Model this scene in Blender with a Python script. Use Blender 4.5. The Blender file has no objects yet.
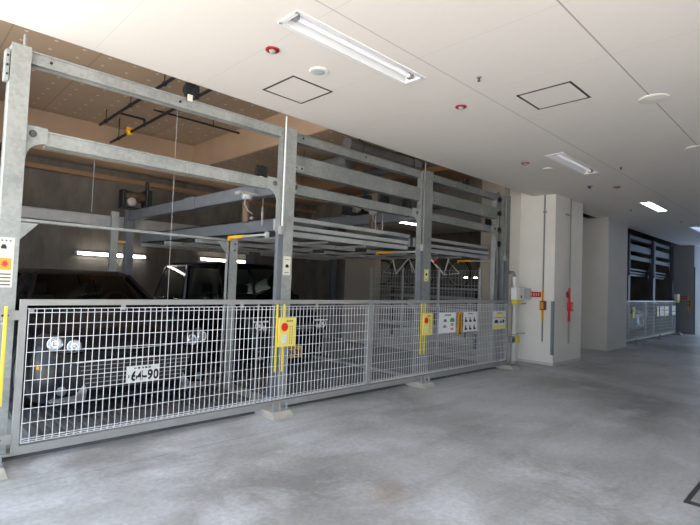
import bpy, bmesh, math, random
from mathutils import Vector, Matrix
random.seed(7)
scene = bpy.context.scene
col = scene.collection
PI = math.pi

# ------------------------------------------------------------------ materials
def lin(c):
    c /= 255.0
    return c / 12.92 if c <= 0.04045 else ((c + 0.055) / 1.055) ** 2.4
def S(r, g, b): return (lin(r), lin(g), lin(b), 1)
def sc4(c, k): return (min(1, c[0]*k), min(1, c[1]*k), min(1, c[2]*k), 1)

def mat(name, c, rough=.5, metal=0., vary=.12, scale=6., bump=0., bscale=60., emit=None, spec=.5, coat=0.):
    m = bpy.data.materials.new(name); m.use_nodes = True
    nt = m.node_tree; n = nt.nodes; l = nt.links
    b = n['Principled BSDF']
    b.inputs['Roughness'].default_value = rough
    b.inputs['Metallic'].default_value = metal
    b.inputs['Specular IOR Level'].default_value = spec
    if coat: b.inputs['Coat Weight'].default_value = coat; b.inputs['Coat Roughness'].default_value = .05
    tc = n.new('ShaderNodeTexCoord')
    nz = n.new('ShaderNodeTexNoise'); nz.inputs['Scale'].default_value = scale; nz.inputs['Detail'].default_value = 5
    l.new(tc.outputs['Object'], nz.inputs['Vector'])
    r = n.new('ShaderNodeValToRGB')
    r.color_ramp.elements[0].position = .3; r.color_ramp.elements[1].position = .7
    r.color_ramp.elements[0].color = sc4(c, 1 - vary); r.color_ramp.elements[1].color = sc4(c, 1 + vary)
    l.new(nz.outputs['Fac'], r.inputs['Fac']); l.new(r.outputs['Color'], b.inputs['Base Color'])
    if bump:
        n2 = n.new('ShaderNodeTexNoise'); n2.inputs['Scale'].default_value = bscale; n2.inputs['Detail'].default_value = 4
        l.new(tc.outputs['Object'], n2.inputs['Vector'])
        bp = n.new('ShaderNodeBump'); bp.inputs['Strength'].default_value = bump; bp.inputs['Distance'].default_value = .01
        l.new(n2.outputs['Fac'], bp.inputs['Height']); l.new(bp.outputs['Normal'], b.inputs['Normal'])
    if emit:
        b.inputs['Emission Color'].default_value = emit[0]; b.inputs['Emission Strength'].default_value = emit[1]
    return m

def node_mat(name):
    m = bpy.data.materials.new(name); m.use_nodes = True
    return m, m.node_tree.nodes, m.node_tree.links, m.node_tree.nodes['Principled BSDF']

def mixc(n, l, fac, a, b, mode='MIX'):
    x = n.new('ShaderNodeMix'); x.data_type = 'RGBA'; x.blend_type = mode
    for sock, v in ((0, fac), (6, a), (7, b)):
        if isinstance(v, (int, float)): x.inputs[sock].default_value = v
        elif isinstance(v, tuple): x.inputs[sock].default_value = v
        else: l.new(v, x.inputs[sock])
    return x.outputs[2]
def mth(n, l, op, a, b=None, c=None):
    x = n.new('ShaderNodeMath'); x.operation = op
    for i, v in enumerate((a, b, c)):
        if v is None: continue
        if isinstance(v, (int, float)): x.inputs[i].default_value = v
        else: l.new(v, x.inputs[i])
    return x.outputs[0]
def ramp(n, l, fac, stops):
    r = n.new('ShaderNodeValToRGB'); e = r.color_ramp.elements
    while len(e) < len(stops): e.new(.5)
    for i, (p, c) in enumerate(stops): e[i].position = p; e[i].color = c if len(c) == 4 else (*c, 1)
    l.new(fac, r.inputs['Fac']); return r.outputs['Color']
def noise(n, l, vec, scale, detail=5, rough=.55, dist=0.):
    x = n.new('ShaderNodeTexNoise'); x.inputs['Scale'].default_value = scale; x.inputs['Detail'].default_value = detail
    x.inputs['Roughness'].default_value = rough; x.inputs['Distortion'].default_value = dist
    l.new(vec, x.inputs['Vector']); return x.outputs['Fac']
def mapped(n, l, vec, scale=(1, 1, 1), loc=(0, 0, 0)):
    x = n.new('ShaderNodeMapping'); x.inputs['Scale'].default_value = scale; x.inputs['Location'].default_value = loc
    l.new(vec, x.inputs['Vector']); return x.outputs['Vector']

def floor_material():
    m, n, l, b = node_mat('concrete_floor')
    tc = n.new('ShaderNodeTexCoord'); v = tc.outputs['Object']
    big = noise(n, l, v, .5, 4, .5, .5)
    med = noise(n, l, v, 1.5, 7, .66, .4)
    fin = noise(n, l, v, 26, 5, .7)
    strk = noise(n, l, mapped(n, l, v, (.5, 2.4, 1)), 1.6, 5, .6, .1)
    c = ramp(n, l, big, [(.34, S(140, 140, 140)), (.5, S(172, 173, 176)), (.64, S(198, 201, 207))])
    pale = ramp(n, l, med, [(.48, (0, 0, 0)), (.66, (1, 1, 1))])
    pale = mth(n, l, 'MULTIPLY', pale, .55)
    c = mixc(n, l, pale, c, S(218, 222, 230))
    st = ramp(n, l, strk, [(.5, (0, 0, 0)), (.7, (1, 1, 1))])
    c = mixc(n, l, mth(n, l, 'MULTIPLY', st, .32), c, S(118, 118, 117))
    sp = ramp(n, l, fin, [(.36, S(205, 205, 205)), (.64, S(255, 255, 255))])
    c = mixc(n, l, .5, c, sp, 'MULTIPLY')
    # rust stain
    sx = n.new('ShaderNodeSeparateXYZ'); l.new(v, sx.inputs[0])
    dx = mth(n, l, 'SUBTRACT', sx.outputs[0], 2.49); dy = mth(n, l, 'SUBTRACT', sx.outputs[1], -2.10)
    d = mth(n, l, 'SQRT', mth(n, l, 'ADD', mth(n, l, 'MULTIPLY', dx, dx), mth(n, l, 'MULTIPLY', mth(n, l, 'MULTIPLY', dy, dy), 1.5)))
    d = mth(n, l, 'ADD', d, mth(n, l, 'MULTIPLY', mth(n, l, 'SUBTRACT', med, .5), .6))
    rs = ramp(n, l, d, [(.0, (1, 1, 1)), (.3, (0, 0, 0))])
    c = mixc(n, l, mth(n, l, 'MULTIPLY', rs, .5), c, S(142, 112, 80))
    # construction joint parallel to the gate
    jl = mth(n, l, 'LESS_THAN', mth(n, l, 'ABSOLUTE', mth(n, l, 'ADD', sx.outputs[1], .52)), .006)
    c = mixc(n, l, mth(n, l, 'MULTIPLY', jl, .35), c, S(95, 95, 94))
    l.new(c, b.inputs['Base Color'])
    rr = ramp(n, l, med, [(.3, (.32, .32, .32)), (.7, (.58, .58, .58))]); l.new(rr, b.inputs['Roughness'])
    bp = n.new('ShaderNodeBump'); bp.inputs['Strength'].default_value = .12; bp.inputs['Distance'].default_value = .01
    l.new(fin, bp.inputs['Height']); l.new(bp.outputs['Normal'], b.inputs['Normal'])
    return m

def ceiling_material():
    m, n, l, b = node_mat('white_ceiling_board')
    tc = n.new('ShaderNodeTexCoord'); v = tc.outputs['Object']
    sx = n.new('ShaderNodeSeparateXYZ'); l.new(v, sx.inputs[0])
    x, y = sx.outputs[0], sx.outputs[1]
    def line(coord, pos, w): return mth(n, l, 'LESS_THAN', mth(n, l, 'ABSOLUTE', mth(n, l, 'SUBTRACT', coord, pos)), w)
    fx = mth(n, l, 'FRACT', mth(n, l, 'DIVIDE', mth(n, l, 'SUBTRACT', x, 1.145 - .4575), .915))
    sxm = mth(n, l, 'LESS_THAN', mth(n, l, 'ABSOLUTE', mth(n, l, 'SUBTRACT', fx, .5)), .0035)
    c = mixc(n, l, noise(n, l, v, .8, 3), S(230, 224, 217), S(236, 231, 225))
    c = mixc(n, l, mth(n, l, 'MULTIPLY', sxm, .2), c, S(160, 155, 150))
    c = mixc(n, l, mth(n, l, 'MULTIPLY', line(y, -1.88, .006), .4), c, S(140, 134, 128))
    c = mixc(n, l, mth(n, l, 'MULTIPLY', line(y, -3.0, .006), .6), c, S(120, 115, 110))
    l.new(c, b.inputs['Base Color']); b.inputs['Roughness'].default_value = .8; b.inputs['Specular IOR Level'].default_value = .15
    return m

def wall_concrete():
    m, n, l, b = node_mat('dark_formed_concrete')
    tc = n.new('ShaderNodeTexCoord'); v = tc.outputs['Object']
    a = noise(n, l, mapped(n, l, v, (1.4, 1.4, .5)), 1.6, 6, .65)
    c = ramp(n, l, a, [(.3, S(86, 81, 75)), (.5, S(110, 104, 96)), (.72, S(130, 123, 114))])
    sx = n.new('ShaderNodeSeparateXYZ'); l.new(v, sx.inputs[0])
    f = mth(n, l, 'FRACT', mth(n, l, 'DIVIDE', sx.outputs[2], .9))
    c = mixc(n, l, mth(n, l, 'MULTIPLY', mth(n, l, 'LESS_THAN', f, .012), .5), c, S(100, 95, 89))
    f = mth(n, l, 'FRACT', mth(n, l, 'DIVIDE', sx.outputs[0], 1.8))
    c = mixc(n, l, mth(n, l, 'MULTIPLY', mth(n, l, 'LESS_THAN', f, .006), .5), c, S(100, 95, 89))
    l.new(c, b.inputs['Base Color']); b.inputs['Roughness'].default_value = .85
    return m

def soffit_material():
    m, n, l, b = node_mat('brown_insulated_soffit')
    tc = n.new('ShaderNodeTexCoord'); v = tc.outputs['Object']
    sx = n.new('ShaderNodeSeparateXYZ'); l.new(v, sx.inputs[0])
    c = mixc(n, l, noise(n, l, v, 1.2, 4), S(168, 146, 124), S(186, 162, 138))
    def cell(o, s):
        f = mth(n, l, 'SUBTRACT', mth(n, l, 'FRACT', mth(n, l, 'DIVIDE', o, s)), .5)
        return mth(n, l, 'MULTIPLY', f, s)
    fx, fy = cell(sx.outputs[0], .30), cell(sx.outputs[1], .30)
    d = mth(n, l, 'SQRT', mth(n, l, 'ADD', mth(n, l, 'MULTIPLY', fx, fx), mth(n, l, 'MULTIPLY', fy, fy)))
    c = mixc(n, l, mth(n, l, 'MULTIPLY', mth(n, l, 'LESS_THAN', d, .022), .8), c, S(226, 214, 200))
    f = mth(n, l, 'FRACT', mth(n, l, 'DIVIDE', sx.outputs[0], .91))
    c = mixc(n, l, mth(n, l, 'MULTIPLY', mth(n, l, 'LESS_THAN', f, .012), .4), c, S(75, 58, 44))
    l.new(c, b.inputs['Base Color']); b.inputs['Roughness'].default_value = .85
    return m

def galv_material():
    m, n, l, b = node_mat('galvanised_steel')
    tc = n.new('ShaderNodeTexCoord'); v = tc.outputs['Object']
    vo = n.new('ShaderNodeTexVoronoi'); vo.inputs['Scale'].default_value = 38; l.new(v, vo.inputs['Vector'])
    a = noise(n, l, v, 3.2, 6, .65)
    c = ramp(n, l, a, [(.3, S(146, 149, 146)), (.55, S(166, 169, 165)), (.75, S(180, 182, 178))])
    g = n.new('ShaderNodeRGBToBW'); l.new(vo.outputs['Color'], g.inputs[0])
    c = mixc(n, l, .28, c, ramp(n, l, g.outputs[0], [(.2, S(190, 190, 190)), (.8, S(255, 255, 255))]), 'MULTIPLY')
    l.new(c, b.inputs['Base Color']); b.inputs['Roughness'].default_value = .5; b.inputs['Metallic'].default_value = .12
    return m

def glass_material():
    m = bpy.data.materials.new('tinted_glass'); m.use_nodes = True
    n, l = m.node_tree.nodes, m.node_tree.links
    n.remove(n['Principled BSDF']); out = n['Material Output']
    t = n.new('ShaderNodeBsdfTransparent'); t.inputs[0].default_value = (.42, .46, .45, 1)
    g = n.new('ShaderNodeBsdfGlossy'); g.inputs['Roughness'].default_value = .03; g.inputs[0].default_value = (1, 1, 1, 1)
    fr = n.new('ShaderNodeFresnel'); fr.inputs[0].default_value = 1.22
    mx = n.new('ShaderNodeMixShader'); l.new(fr.outputs[0], mx.inputs[0]); l.new(t.outputs[0], mx.inputs[1]); l.new(g.outputs[0], mx.inputs[2])
    l.new(mx.outputs[0], out.inputs['Surface']); return m

def galv_dark():  # same galvanised steel, darkened to paint in shade on the farther bays
    m = galv_material(); m.name = 'shade_darkened_galvanised_steel'
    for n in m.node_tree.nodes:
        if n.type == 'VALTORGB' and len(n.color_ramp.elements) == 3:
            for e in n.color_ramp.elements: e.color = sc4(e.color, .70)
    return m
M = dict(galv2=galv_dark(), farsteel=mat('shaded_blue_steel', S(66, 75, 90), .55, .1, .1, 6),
   
    floor=floor_material(), ceil=ceiling_material(), conc=wall_concrete(), soffit=soffit_material(), galv=galv_material(), glass=glass_material(),
    wall=mat('painted_wall', S(234, 230, 222), .7, 0, .03, 1.5, .05, 90),
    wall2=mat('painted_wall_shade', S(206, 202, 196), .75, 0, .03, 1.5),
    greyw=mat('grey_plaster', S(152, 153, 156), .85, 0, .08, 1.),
    beige=mat('beige_plaster', S(176, 166, 152), .8, 0, .08, 1.2),
    brown=mat('brown_beam', S(176, 150, 126), .85, 0, .08, 1.2),
    brown2=mat('brown_beam_trim', S(150, 118, 90), .85, 0, .08, 2),
    fwire=mat('white_coated_wire', S(236, 236, 238), .45, .0, .03),
    frame=mat('grey_gate_frame', S(160, 159, 156), .45, .15, .06, 9),
    bluegrey=mat('blue_grey_paint', S(112, 116, 122), .5, .1, .1, 5),
    machine=mat('grey_machine_steel', S(172, 173, 172), .5, .2, .12, 6),
    deck=mat('galvanised_deck', S(104, 104, 104), .55, .25, .15, 5),
    dark=mat('dark_steel', S(40, 40, 42), .5, .3, .2, 8),
    motor=mat('brown_motor', S(92, 76, 56), .5, .3, .2, 14),
    motorend=mat('pale_motor_cap', S(160, 154, 146), .5, .2, .1),
    yellow=mat('yellow_paint', S(238, 214, 70), .45, 0, .04, 8),
    signyel=mat('yellow_sign', S(246, 226, 112), .5, 0, .02, 8),
    lock=mat('orange_yellow_paint', S(232, 170, 30), .45, 0, .05, 8),
    orange=mat('orange_sign', S(232, 168, 44), .5, 0, .03),
    paleyel=mat('pale_yellow_sticker', S(230, 222, 160), .5, 0, .03),
    white=mat('white_sign', S(236, 236, 234), .5, 0, .02),
    cream=mat('cream_sticker', S(228, 224, 206), .5, 0, .03),
    red=mat('red_paint', S(196, 34, 32), .4, 0, .06),
    redbtn=mat('red_disc', S(236, 52, 44), .4, 0, .02),
    black=mat('black_print', S(22, 22, 24), .5, 0, .05),
    ink=mat('grey_print', S(96, 96, 100), .6, 0, .05),
    green=mat('green_print', S(70, 150, 100), .6, 0, .05), bluep=mat('blue_print', S(120, 150, 200), .6, 0, .05), pink=mat('pink_print', S(220, 140, 130), .6, 0, .05),
    amber=mat('amber_box', S(216, 156, 58), .4, 0, .05), maroon=mat('dark_red_case', S(128, 32, 22), .45, 0, .06),
    plastic=mat('grey_plastic', S(150, 152, 156), .5, 0, .04), ltgrey=mat('light_grey_plastic', S(196, 198, 202), .5, 0, .03),
    guard=mat('grey_corner_guard', S(134, 138, 146), .55, 0, .05),
    pipew=mat('white_pipe', S(226, 225, 220), .45, 0, .04),
    conduit=mat('grey_conduit', S(150, 150, 148), .5, .1, .05),
    paint1=mat('black_car_paint', S(12, 13, 17), .22, .0, .05, 4, spec=.3),
    paint2=mat('dark_car_paint', S(11, 11, 14), .24, .0, .05, 4, spec=.3),
    paint3=mat('white_car_paint', S(226, 228, 232), .2, .0, .02, 4, coat=1.),
    tyre=mat('tyre_rubber', S(22, 22, 22), .8, 0, .1), rim=mat('alloy_rim', S(150, 152, 156), .3, .8, .05), chrome=mat('chrome_trim', S(214, 214, 216), .12, .95, .02),
    bowl=mat('bright_lamp_bowl', S(232, 234, 238), .25, .2, .05),
    dkchrome=mat('dark_chrome', S(196, 192, 186), .25, .9, .05),
    lens=mat('clear_lamp_lens', S(120, 122, 126), .12, .35, .25, 40), redlens=mat('red_lamp_lens', S(120, 12, 12), .2, 0, .1),
    seat=mat('dark_fabric', S(46, 44, 42), .9, 0, .1), mort=mat('pale_mortar', S(176, 171, 162), .9, 0, .1, 12, .3, 40),
    bolt=mat('anchor_bolt', S(160, 164, 168), .4, .5, .1), drain=mat('dark_drain_frame', S(60, 60, 64), .5, .3, .1),
    tube_off=mat('white_tube', S(246, 246, 248), .4, 0, .01, emit=((1, 1, 1, 1), .25)),
    tube_on=mat('lit_tube', S(255, 255, 255), .4, 0, .01, emit=((1, .98, .95, 1), 9.)),
    tube_wall=mat('lit_wall_tube', S(255, 255, 255), .4, 0, .01, emit=((1, .97, .9, 1), 16.)),
    lampwhite=mat('white_enamel', S(240, 240, 240), .35, 0, .01),
    diff_on=mat('lit_diffuser', S(255, 255, 255), .4, 0, .01, emit=((1, 1, 1, 1), 3.)),
    diff_blue=mat('cool_diffuser', S(225, 235, 250), .4, 0, .01, emit=((.6, .8, 1, 1), .3)),
    spk=mat('speaker_face', S(176, 186, 186), .6, 0, .06, 30), offwhite=mat('offwhite_disc', S(224, 222, 214), .6, 0, .02),
    dkred=mat('dark_red_ring', S(150, 26, 30), .4, 0, .06), teal=mat('teal_trim', S(40, 84, 80), .5, 0, .05),
    duct=mat('insulated_duct', S(92, 92, 92), .8, 0, .1, 8), ground=mat('outdoor_paving', S(200, 192, 182), .85, 0, .06, 1.5),
    plateyel=mat('yellow_plate', S(236, 182, 50), .4, 0, .02), bikewhite=mat('white_bike_frame', S(244, 244, 242), .35, .1, .03),
    street_g=mat('shade_tinted_ground', S(96, 116, 142), .9, 0, .08, 2),
    street=mat('pale_street_wall', S(226, 230, 236), .8, 0, .03, 1),
)

# ------------------------------------------------------------------ builders
ORG = {}
class MB:
    def __init__(s): s.v = []; s.f = []
    def add(s, vs, fs):
        o = len(s.v); s.v += [tuple(v) for v in vs]; s.f += [tuple(i + o for i in f) for f in fs]; return s
    def box(s, x0, x1, y0, y1, z0, z1):
        x0, x1 = sorted((x0, x1)); y0, y1 = sorted((y0, y1)); z0, z1 = sorted((z0, z1))
        return s.add([(x0,y0,z0),(x1,y0,z0),(x1,y1,z0),(x0,y1,z0),(x0,y0,z1),(x1,y0,z1),(x1,y1,z1),(x0,y1,z1)],
                     [(0,3,2,1),(4,5,6,7),(0,1,5,4),(1,2,6,5),(2,3,7,6),(3,0,4,7)])
    def cyl(s, p0, p1, r, n=10, r1=None, cap=True):
        p0, p1 = Vector(p0), Vector(p1); d = (p1 - p0).normalized()
        a = d.orthogonal().normalized(); b = d.cross(a); r1 = r if r1 is None else r1
        vs = [p0 + (a*math.cos(2*PI*i/n + PI/n) + b*math.sin(2*PI*i/n + PI/n))*r for i in range(n)] + \
             [p1 + (a*math.cos(2*PI*i/n + PI/n) + b*math.sin(2*PI*i/n + PI/n))*r1 for i in range(n)]
        fs = [(i, (i+1) % n, n+(i+1) % n, n+i) for i in range(n)]
        if cap: fs += [tuple(range(n-1, -1, -1)), tuple(range(n, 2*n))]
        return s.add(vs, fs)
    def tube(s, pts, r, n=8):
        for a, b in zip(pts, pts[1:]): s.cyl(a, b, r, n)
        return s
    def lathe(s, c, axis, prof, n=24):            # prof: (radius, distance along axis)
        c = Vector(c); d = Vector(axis).normalized(); a = d.orthogonal().normalized(); b = d.cross(a); vs = []
        for r, h in prof:
            for i in range(n): t = 2*PI*i/n; vs.append(c + d*h + (a*math.cos(t) + b*math.sin(t))*max(r, 1e-4))
        fs = []
        for k in range(len(prof)-1):
            for i in range(n): j = (i+1) % n; fs.append((k*n+i, k*n+j, (k+1)*n+j, (k+1)*n+i))
        fs += [tuple(range(n-1, -1, -1)), tuple(range((len(prof)-1)*n, len(prof)*n))]
        return s.add(vs, fs)
    def torus(s, c, axis, R, r, n=28, m=8):
        c = Vector(c); d = Vector(axis).normalized(); a = d.orthogonal().normalized(); b = d.cross(a); vs = []; fs = []
        for i in range(n):
            t = 2*PI*i/n; q = a*math.cos(t) + b*math.sin(t)
            for j in range(m): u = 2*PI*j/m; vs.append(c + q*(R + r*math.cos(u)) + d*(r*math.sin(u)))
        for i in range(n):
            for j in range(m): fs.append((i*m+j, ((i+1) % n)*m+j, ((i+1) % n)*m+(j+1) % m, i*m+(j+1) % m))
        return s.add(vs, fs)
    def prism(s, poly, axis, a0, a1):             # poly: 2-D points in the two other axes (in xyz order)
        def p(q, t): return {'x': (t, q[0], q[1]), 'y': (q[0], t, q[1]), 'z': (q[0], q[1], t)}[axis]
        n = len(poly)
        return s.add([p(q, a0) for q in poly] + [p(q, a1) for q in poly],
                     [tuple(range(n)), tuple(range(2*n-1, n-1, -1))] + [(i, i+n, (i+1) % n + n, (i+1) % n) for i in range(n)])
    def loft(s, secs, closed=False, caps=True):
        n = len(secs[0]); vs = [p for q in secs for p in q]; fs = []
        for k in range(len(secs)-1):
            for i in range(n if closed else n-1): j = (i+1) % n; fs.append((k*n+i, k*n+j, (k+1)*n+j, (k+1)*n+i))
        if caps: fs += [tuple(range(n-1, -1, -1)), tuple(range((len(secs)-1)*n, len(secs)*n))]
        return s.add(vs, fs)
    def build(s, name, m, parent=None, smooth=False, bevel=0, loc=None, angle=35):
        org = ORG.get(parent.name, Vector((0,0,0))) if parent else Vector(loc or (0,0,0))
        me = bpy.data.meshes.new(name)
        me.from_pydata([tuple(Vector(v) - org) for v in s.v], [], s.f); me.update()
        bm = bmesh.new(); bm.from_mesh(me); bmesh.ops.recalc_face_normals(bm, faces=bm.faces); bm.to_mesh(me); bm.free()
        o = bpy.data.objects.new(name, me); col.objects.link(o)
        me.materials.append(M[m] if isinstance(m, str) else m)
        if smooth:
            for p in me.polygons: p.use_smooth = True
            if angle < 180:
                for e in me.edges: pass
                try: me.set_sharp_from_angle(angle=math.radians(angle))
                except Exception: pass
        if bevel:
            b = o.modifiers.new('bevel', 'BEVEL'); b.width = bevel; b.segments = 2; b.limit_method = 'ANGLE'
        if parent: o.parent = parent
        else: o.location = org
        ORG[o.name] = org
        return o

def tag(o, label, cat, group=None, kind=None):
    o['label'] = label; o['category'] = cat
    if group: o['group'] = group
    if kind: o['kind'] = kind
    return o
def thing(name, label, cat, loc, group=None):
    o = bpy.data.objects.new(name, None); o.empty_display_size = .1; col.objects.link(o); o.location = loc
    ORG[o.name] = Vector(loc); return tag(o, label, cat, group)
def struct(o, label=None, cat=None):
    o['kind'] = 'structure'
    if label: o['label'] = label
    if cat: o['category'] = cat
    return o
def copy_tree(o, off, label=None, group=None, top=True):
    c = o.copy(); col.objects.link(c)
    if top:
        c.location = Vector(o.location) + Vector(off)
        ORG[c.name] = Vector(c.location)
        if label: c['label'] = label
        if group: c['group'] = group
    for ch in list(o.children):
        d = copy_tree(ch, off, top=False); d.parent = c; d.matrix_parent_inverse = ch.matrix_parent_inverse
    return c
def text(body, size, loc, face, m, name, parent, extr=.0008, sx=1., bold=0.):
    cu = bpy.data.curves.new(name, 'FONT'); cu.body = body; cu.size = size; cu.extrude = extr; cu.align_x = 'CENTER'; cu.align_y = 'CENTER'; cu.resolution_u = 3; cu.offset = bold
    t = bpy.data.objects.new('tmp_text', cu); col.objects.link(t); bpy.context.view_layer.update()
    me = bpy.data.meshes.new_from_object(t.evaluated_get(bpy.context.evaluated_depsgraph_get()))
    bpy.data.objects.remove(t); bpy.data.curves.remove(cu)
    R = Matrix.Rotation(PI/2, 4, 'X') if face == '-y' else Matrix.Rotation(-PI/2, 4, 'Z') @ Matrix.Rotation(PI/2, 4, 'X')
    me.transform(Matrix.Translation(Vector(loc) - ORG[parent.name]) @ R @ Matrix.Diagonal((sx, 1, 1, 1)))
    me.materials.clear(); me.materials.append(M[m]); me.name = name
    o = bpy.data.objects.new(name, me); col.objects.link(o); o.parent = parent; ORG[o.name] = ORG[parent.name]; return o

# ------------------------------------------------------------------ the setting
CZ = 3.20      # driveway ceiling
SZ = 4.12      # garage soffit
struct(MB().box(-2.2, 23.5, -6.6, 6.1, -.25, 0).build('floor', 'floor'), 'grey stained concrete floor of the covered driveway', 'floor')
struct(MB().box(-40, 22, -40, 40, -.6, -.26).build('ground', 'ground'), 'pale paving outside the building', 'ground')
struct(MB().box(22, 70, -40, 40, -.6, -.26).build('ground_street', 'street_g'), 'ground beyond the far exit, coloured blue as in open shade', 'ground')  # blue of open shade is put into this ground colour

lamp_rects = [(1.92, 3.28, -1.69, -1.49), (6.32, 7.69, -1.65, -1.43), (10.74, 12.1, -1.57, -1.37), (15.25, 16.6, -1.55, -1.33)]
def ceiling_grid(x0, x1, y0, y1, holes, z0, z1):
    xs = sorted({x0, x1, *[h[0] for h in holes], *[h[1] for h in holes]}); ys = sorted({y0, y1, *[h[2] for h in holes], *[h[3] for h in holes]})
    mb = MB()
    for i in range(len(xs)-1):
        for j in range(len(ys)-1):
            cx, cy = (xs[i]+xs[i+1])/2, (ys[j]+ys[j+1])/2
            if any(h[0] < cx < h[1] and h[2] < cy < h[3] for h in holes): continue
            mb.add([(xs[i], ys[j], z0), (xs[i], ys[j+1], z0), (xs[i+1], ys[j+1], z0), (xs[i+1], ys[j], z0)], [(0, 1, 2, 3)])
    mb.add([(x0, y1, z0), (x1, y1, z0), (x1, y1, z1), (x0, y1, z1)], [(0, 1, 2, 3)])
    mb.add([(x0, y0, z0), (x1, y0, z0), (x1, y0, z1), (x0, y0, z1)], [(0, 1, 2, 3)])
    mb.add([(x0, y0, z0), (x0, y1, z0), (x0, y1, z1), (x0, y0, z1)], [(0, 1, 2, 3)])
    mb.add([(x1, y0, z0), (x1, y1, z0), (x1, y1, z1), (x1, y0, z1)], [(0, 1, 2, 3)])
    mb.add([(x0, y0, z1), (x1, y0, z1), (x1, y1, z1), (x0, y1, z1)], [(0, 1, 2, 3)])
    return mb
struct(ceiling_grid(-2.2, 23.5, -6.6, .0, lamp_rects, CZ, CZ+.12).build('ceiling', 'ceil'), 'white board ceiling over the driveway', 'ceiling')
struct(MB().box(-.6, 21.2, .0, 6.2, SZ, SZ+.2).build('ceiling_garage', 'soffit'), 'brown insulated ceiling above the parking machine', 'ceiling')
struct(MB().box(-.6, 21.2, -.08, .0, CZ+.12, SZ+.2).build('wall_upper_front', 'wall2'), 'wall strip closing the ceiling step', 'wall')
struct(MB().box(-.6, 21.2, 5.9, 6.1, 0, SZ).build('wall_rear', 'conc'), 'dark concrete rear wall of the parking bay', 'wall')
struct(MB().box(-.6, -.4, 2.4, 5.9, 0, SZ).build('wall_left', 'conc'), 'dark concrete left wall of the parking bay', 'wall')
# concrete beams under the garage soffit
struct(MB().box(-.4, 8.35, 5.25, 5.9, 3.45, SZ).build('beam_rear', 'brown'), 'brown concrete beam along the rear wall', 'beam')
struct(MB().box(-.4, 8.35, 5.72, 5.9, 3.22, 3.30).build('trim_1', 'brown2'), 'brown ledge under the rear beam', 'trim')
struct(MB().box(4.55, 6.1, .15, 5.25, 3.62, SZ).build('beam_cross', 'brown'), 'brown concrete cross beam over the second bay', 'beam')
struct(MB().box(4.56, 6.09, .16, 5.24, 3.605, 3.62).build('beam_cross_underside', 'soffit'), 'dotted underside of the brown cross beam', 'beam')
struct(MB().box(7.4, 8.35, .15, 5.25, 3.55, SZ).build('beam_cross_right', 'brown2'), 'brown concrete cross beam over the third bay', 'beam')
# partition between bay and bicycle room (X=8.35)
struct(MB().box(8.35, 8.55, .24, .72, 0, SZ).build('wall_partition_front', 'beige'), 'beige wall end behind the fourth post', 'wall')
struct(MB().box(8.35, 8.55, 3.5, 4.52, 0, SZ).build('wall_partition_rear', 'beige'), 'beige wall panel at the rear of the third bay', 'wall')
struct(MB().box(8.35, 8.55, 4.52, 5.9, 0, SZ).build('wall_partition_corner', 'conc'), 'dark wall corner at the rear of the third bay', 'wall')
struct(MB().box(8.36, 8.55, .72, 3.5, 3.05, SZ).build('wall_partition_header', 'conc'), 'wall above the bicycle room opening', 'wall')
# big white pillar and further walls
struct(MB().box(9.0, 10.33, -.45, .45, 0, SZ).build('wall_pillar', 'wall'), 'large white square pillar beside the gate', 'wall')
struct(MB().box(8.55, 9.0, .24, .45, 0, SZ).build('wall_pillar_return', 'wall'), 'white wall return beside the pillar', 'wall')
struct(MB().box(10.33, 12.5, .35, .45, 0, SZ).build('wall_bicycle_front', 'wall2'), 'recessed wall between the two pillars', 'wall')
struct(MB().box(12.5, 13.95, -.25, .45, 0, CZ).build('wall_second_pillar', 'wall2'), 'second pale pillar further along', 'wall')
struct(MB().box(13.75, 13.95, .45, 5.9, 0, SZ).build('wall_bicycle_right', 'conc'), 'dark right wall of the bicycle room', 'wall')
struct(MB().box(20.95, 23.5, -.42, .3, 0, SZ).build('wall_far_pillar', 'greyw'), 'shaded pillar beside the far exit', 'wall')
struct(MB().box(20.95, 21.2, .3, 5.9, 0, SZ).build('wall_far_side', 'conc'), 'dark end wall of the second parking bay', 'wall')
struct(MB().box(2.6, 23.5, -6.6, -6.4, 0, CZ).build('wall_right', 'greyw'), 'unseen grey right wall of the driveway, set to hold back light', 'wall')  # out of view; its length and grey tone cut light and bounce
struct(MB().box(23.3, 23.5, -6.4, -4.4, 0, CZ).build('wall_end_light_block', 'greyw'), 'unseen end wall added to limit light from the far exit', 'wall')  # out of view, added to reduce light coming through the exit
struct(MB().box(20.94, 21.0, -.45, -.42, 0, 2.4).build('trim_2', 'teal'), 'teal edge strip at the far exit', 'trim')
struct(MB().box(8.998, 9.002, -.452, .24, 0, .05).box(8.998, 10.332, -.455, -.45, 0, .05).build('baseboard_pillar', 'wall2'), 'low painted base of the pillar', 'baseboard')
struct(MB().box(.4, 8.3, .06, .11, 0, .014).box(.4, 8.3, .17, .19, 0, .008).build('trim_3', 'deck'), 'steel sill strip on the floor under the gate', 'trim')

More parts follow.
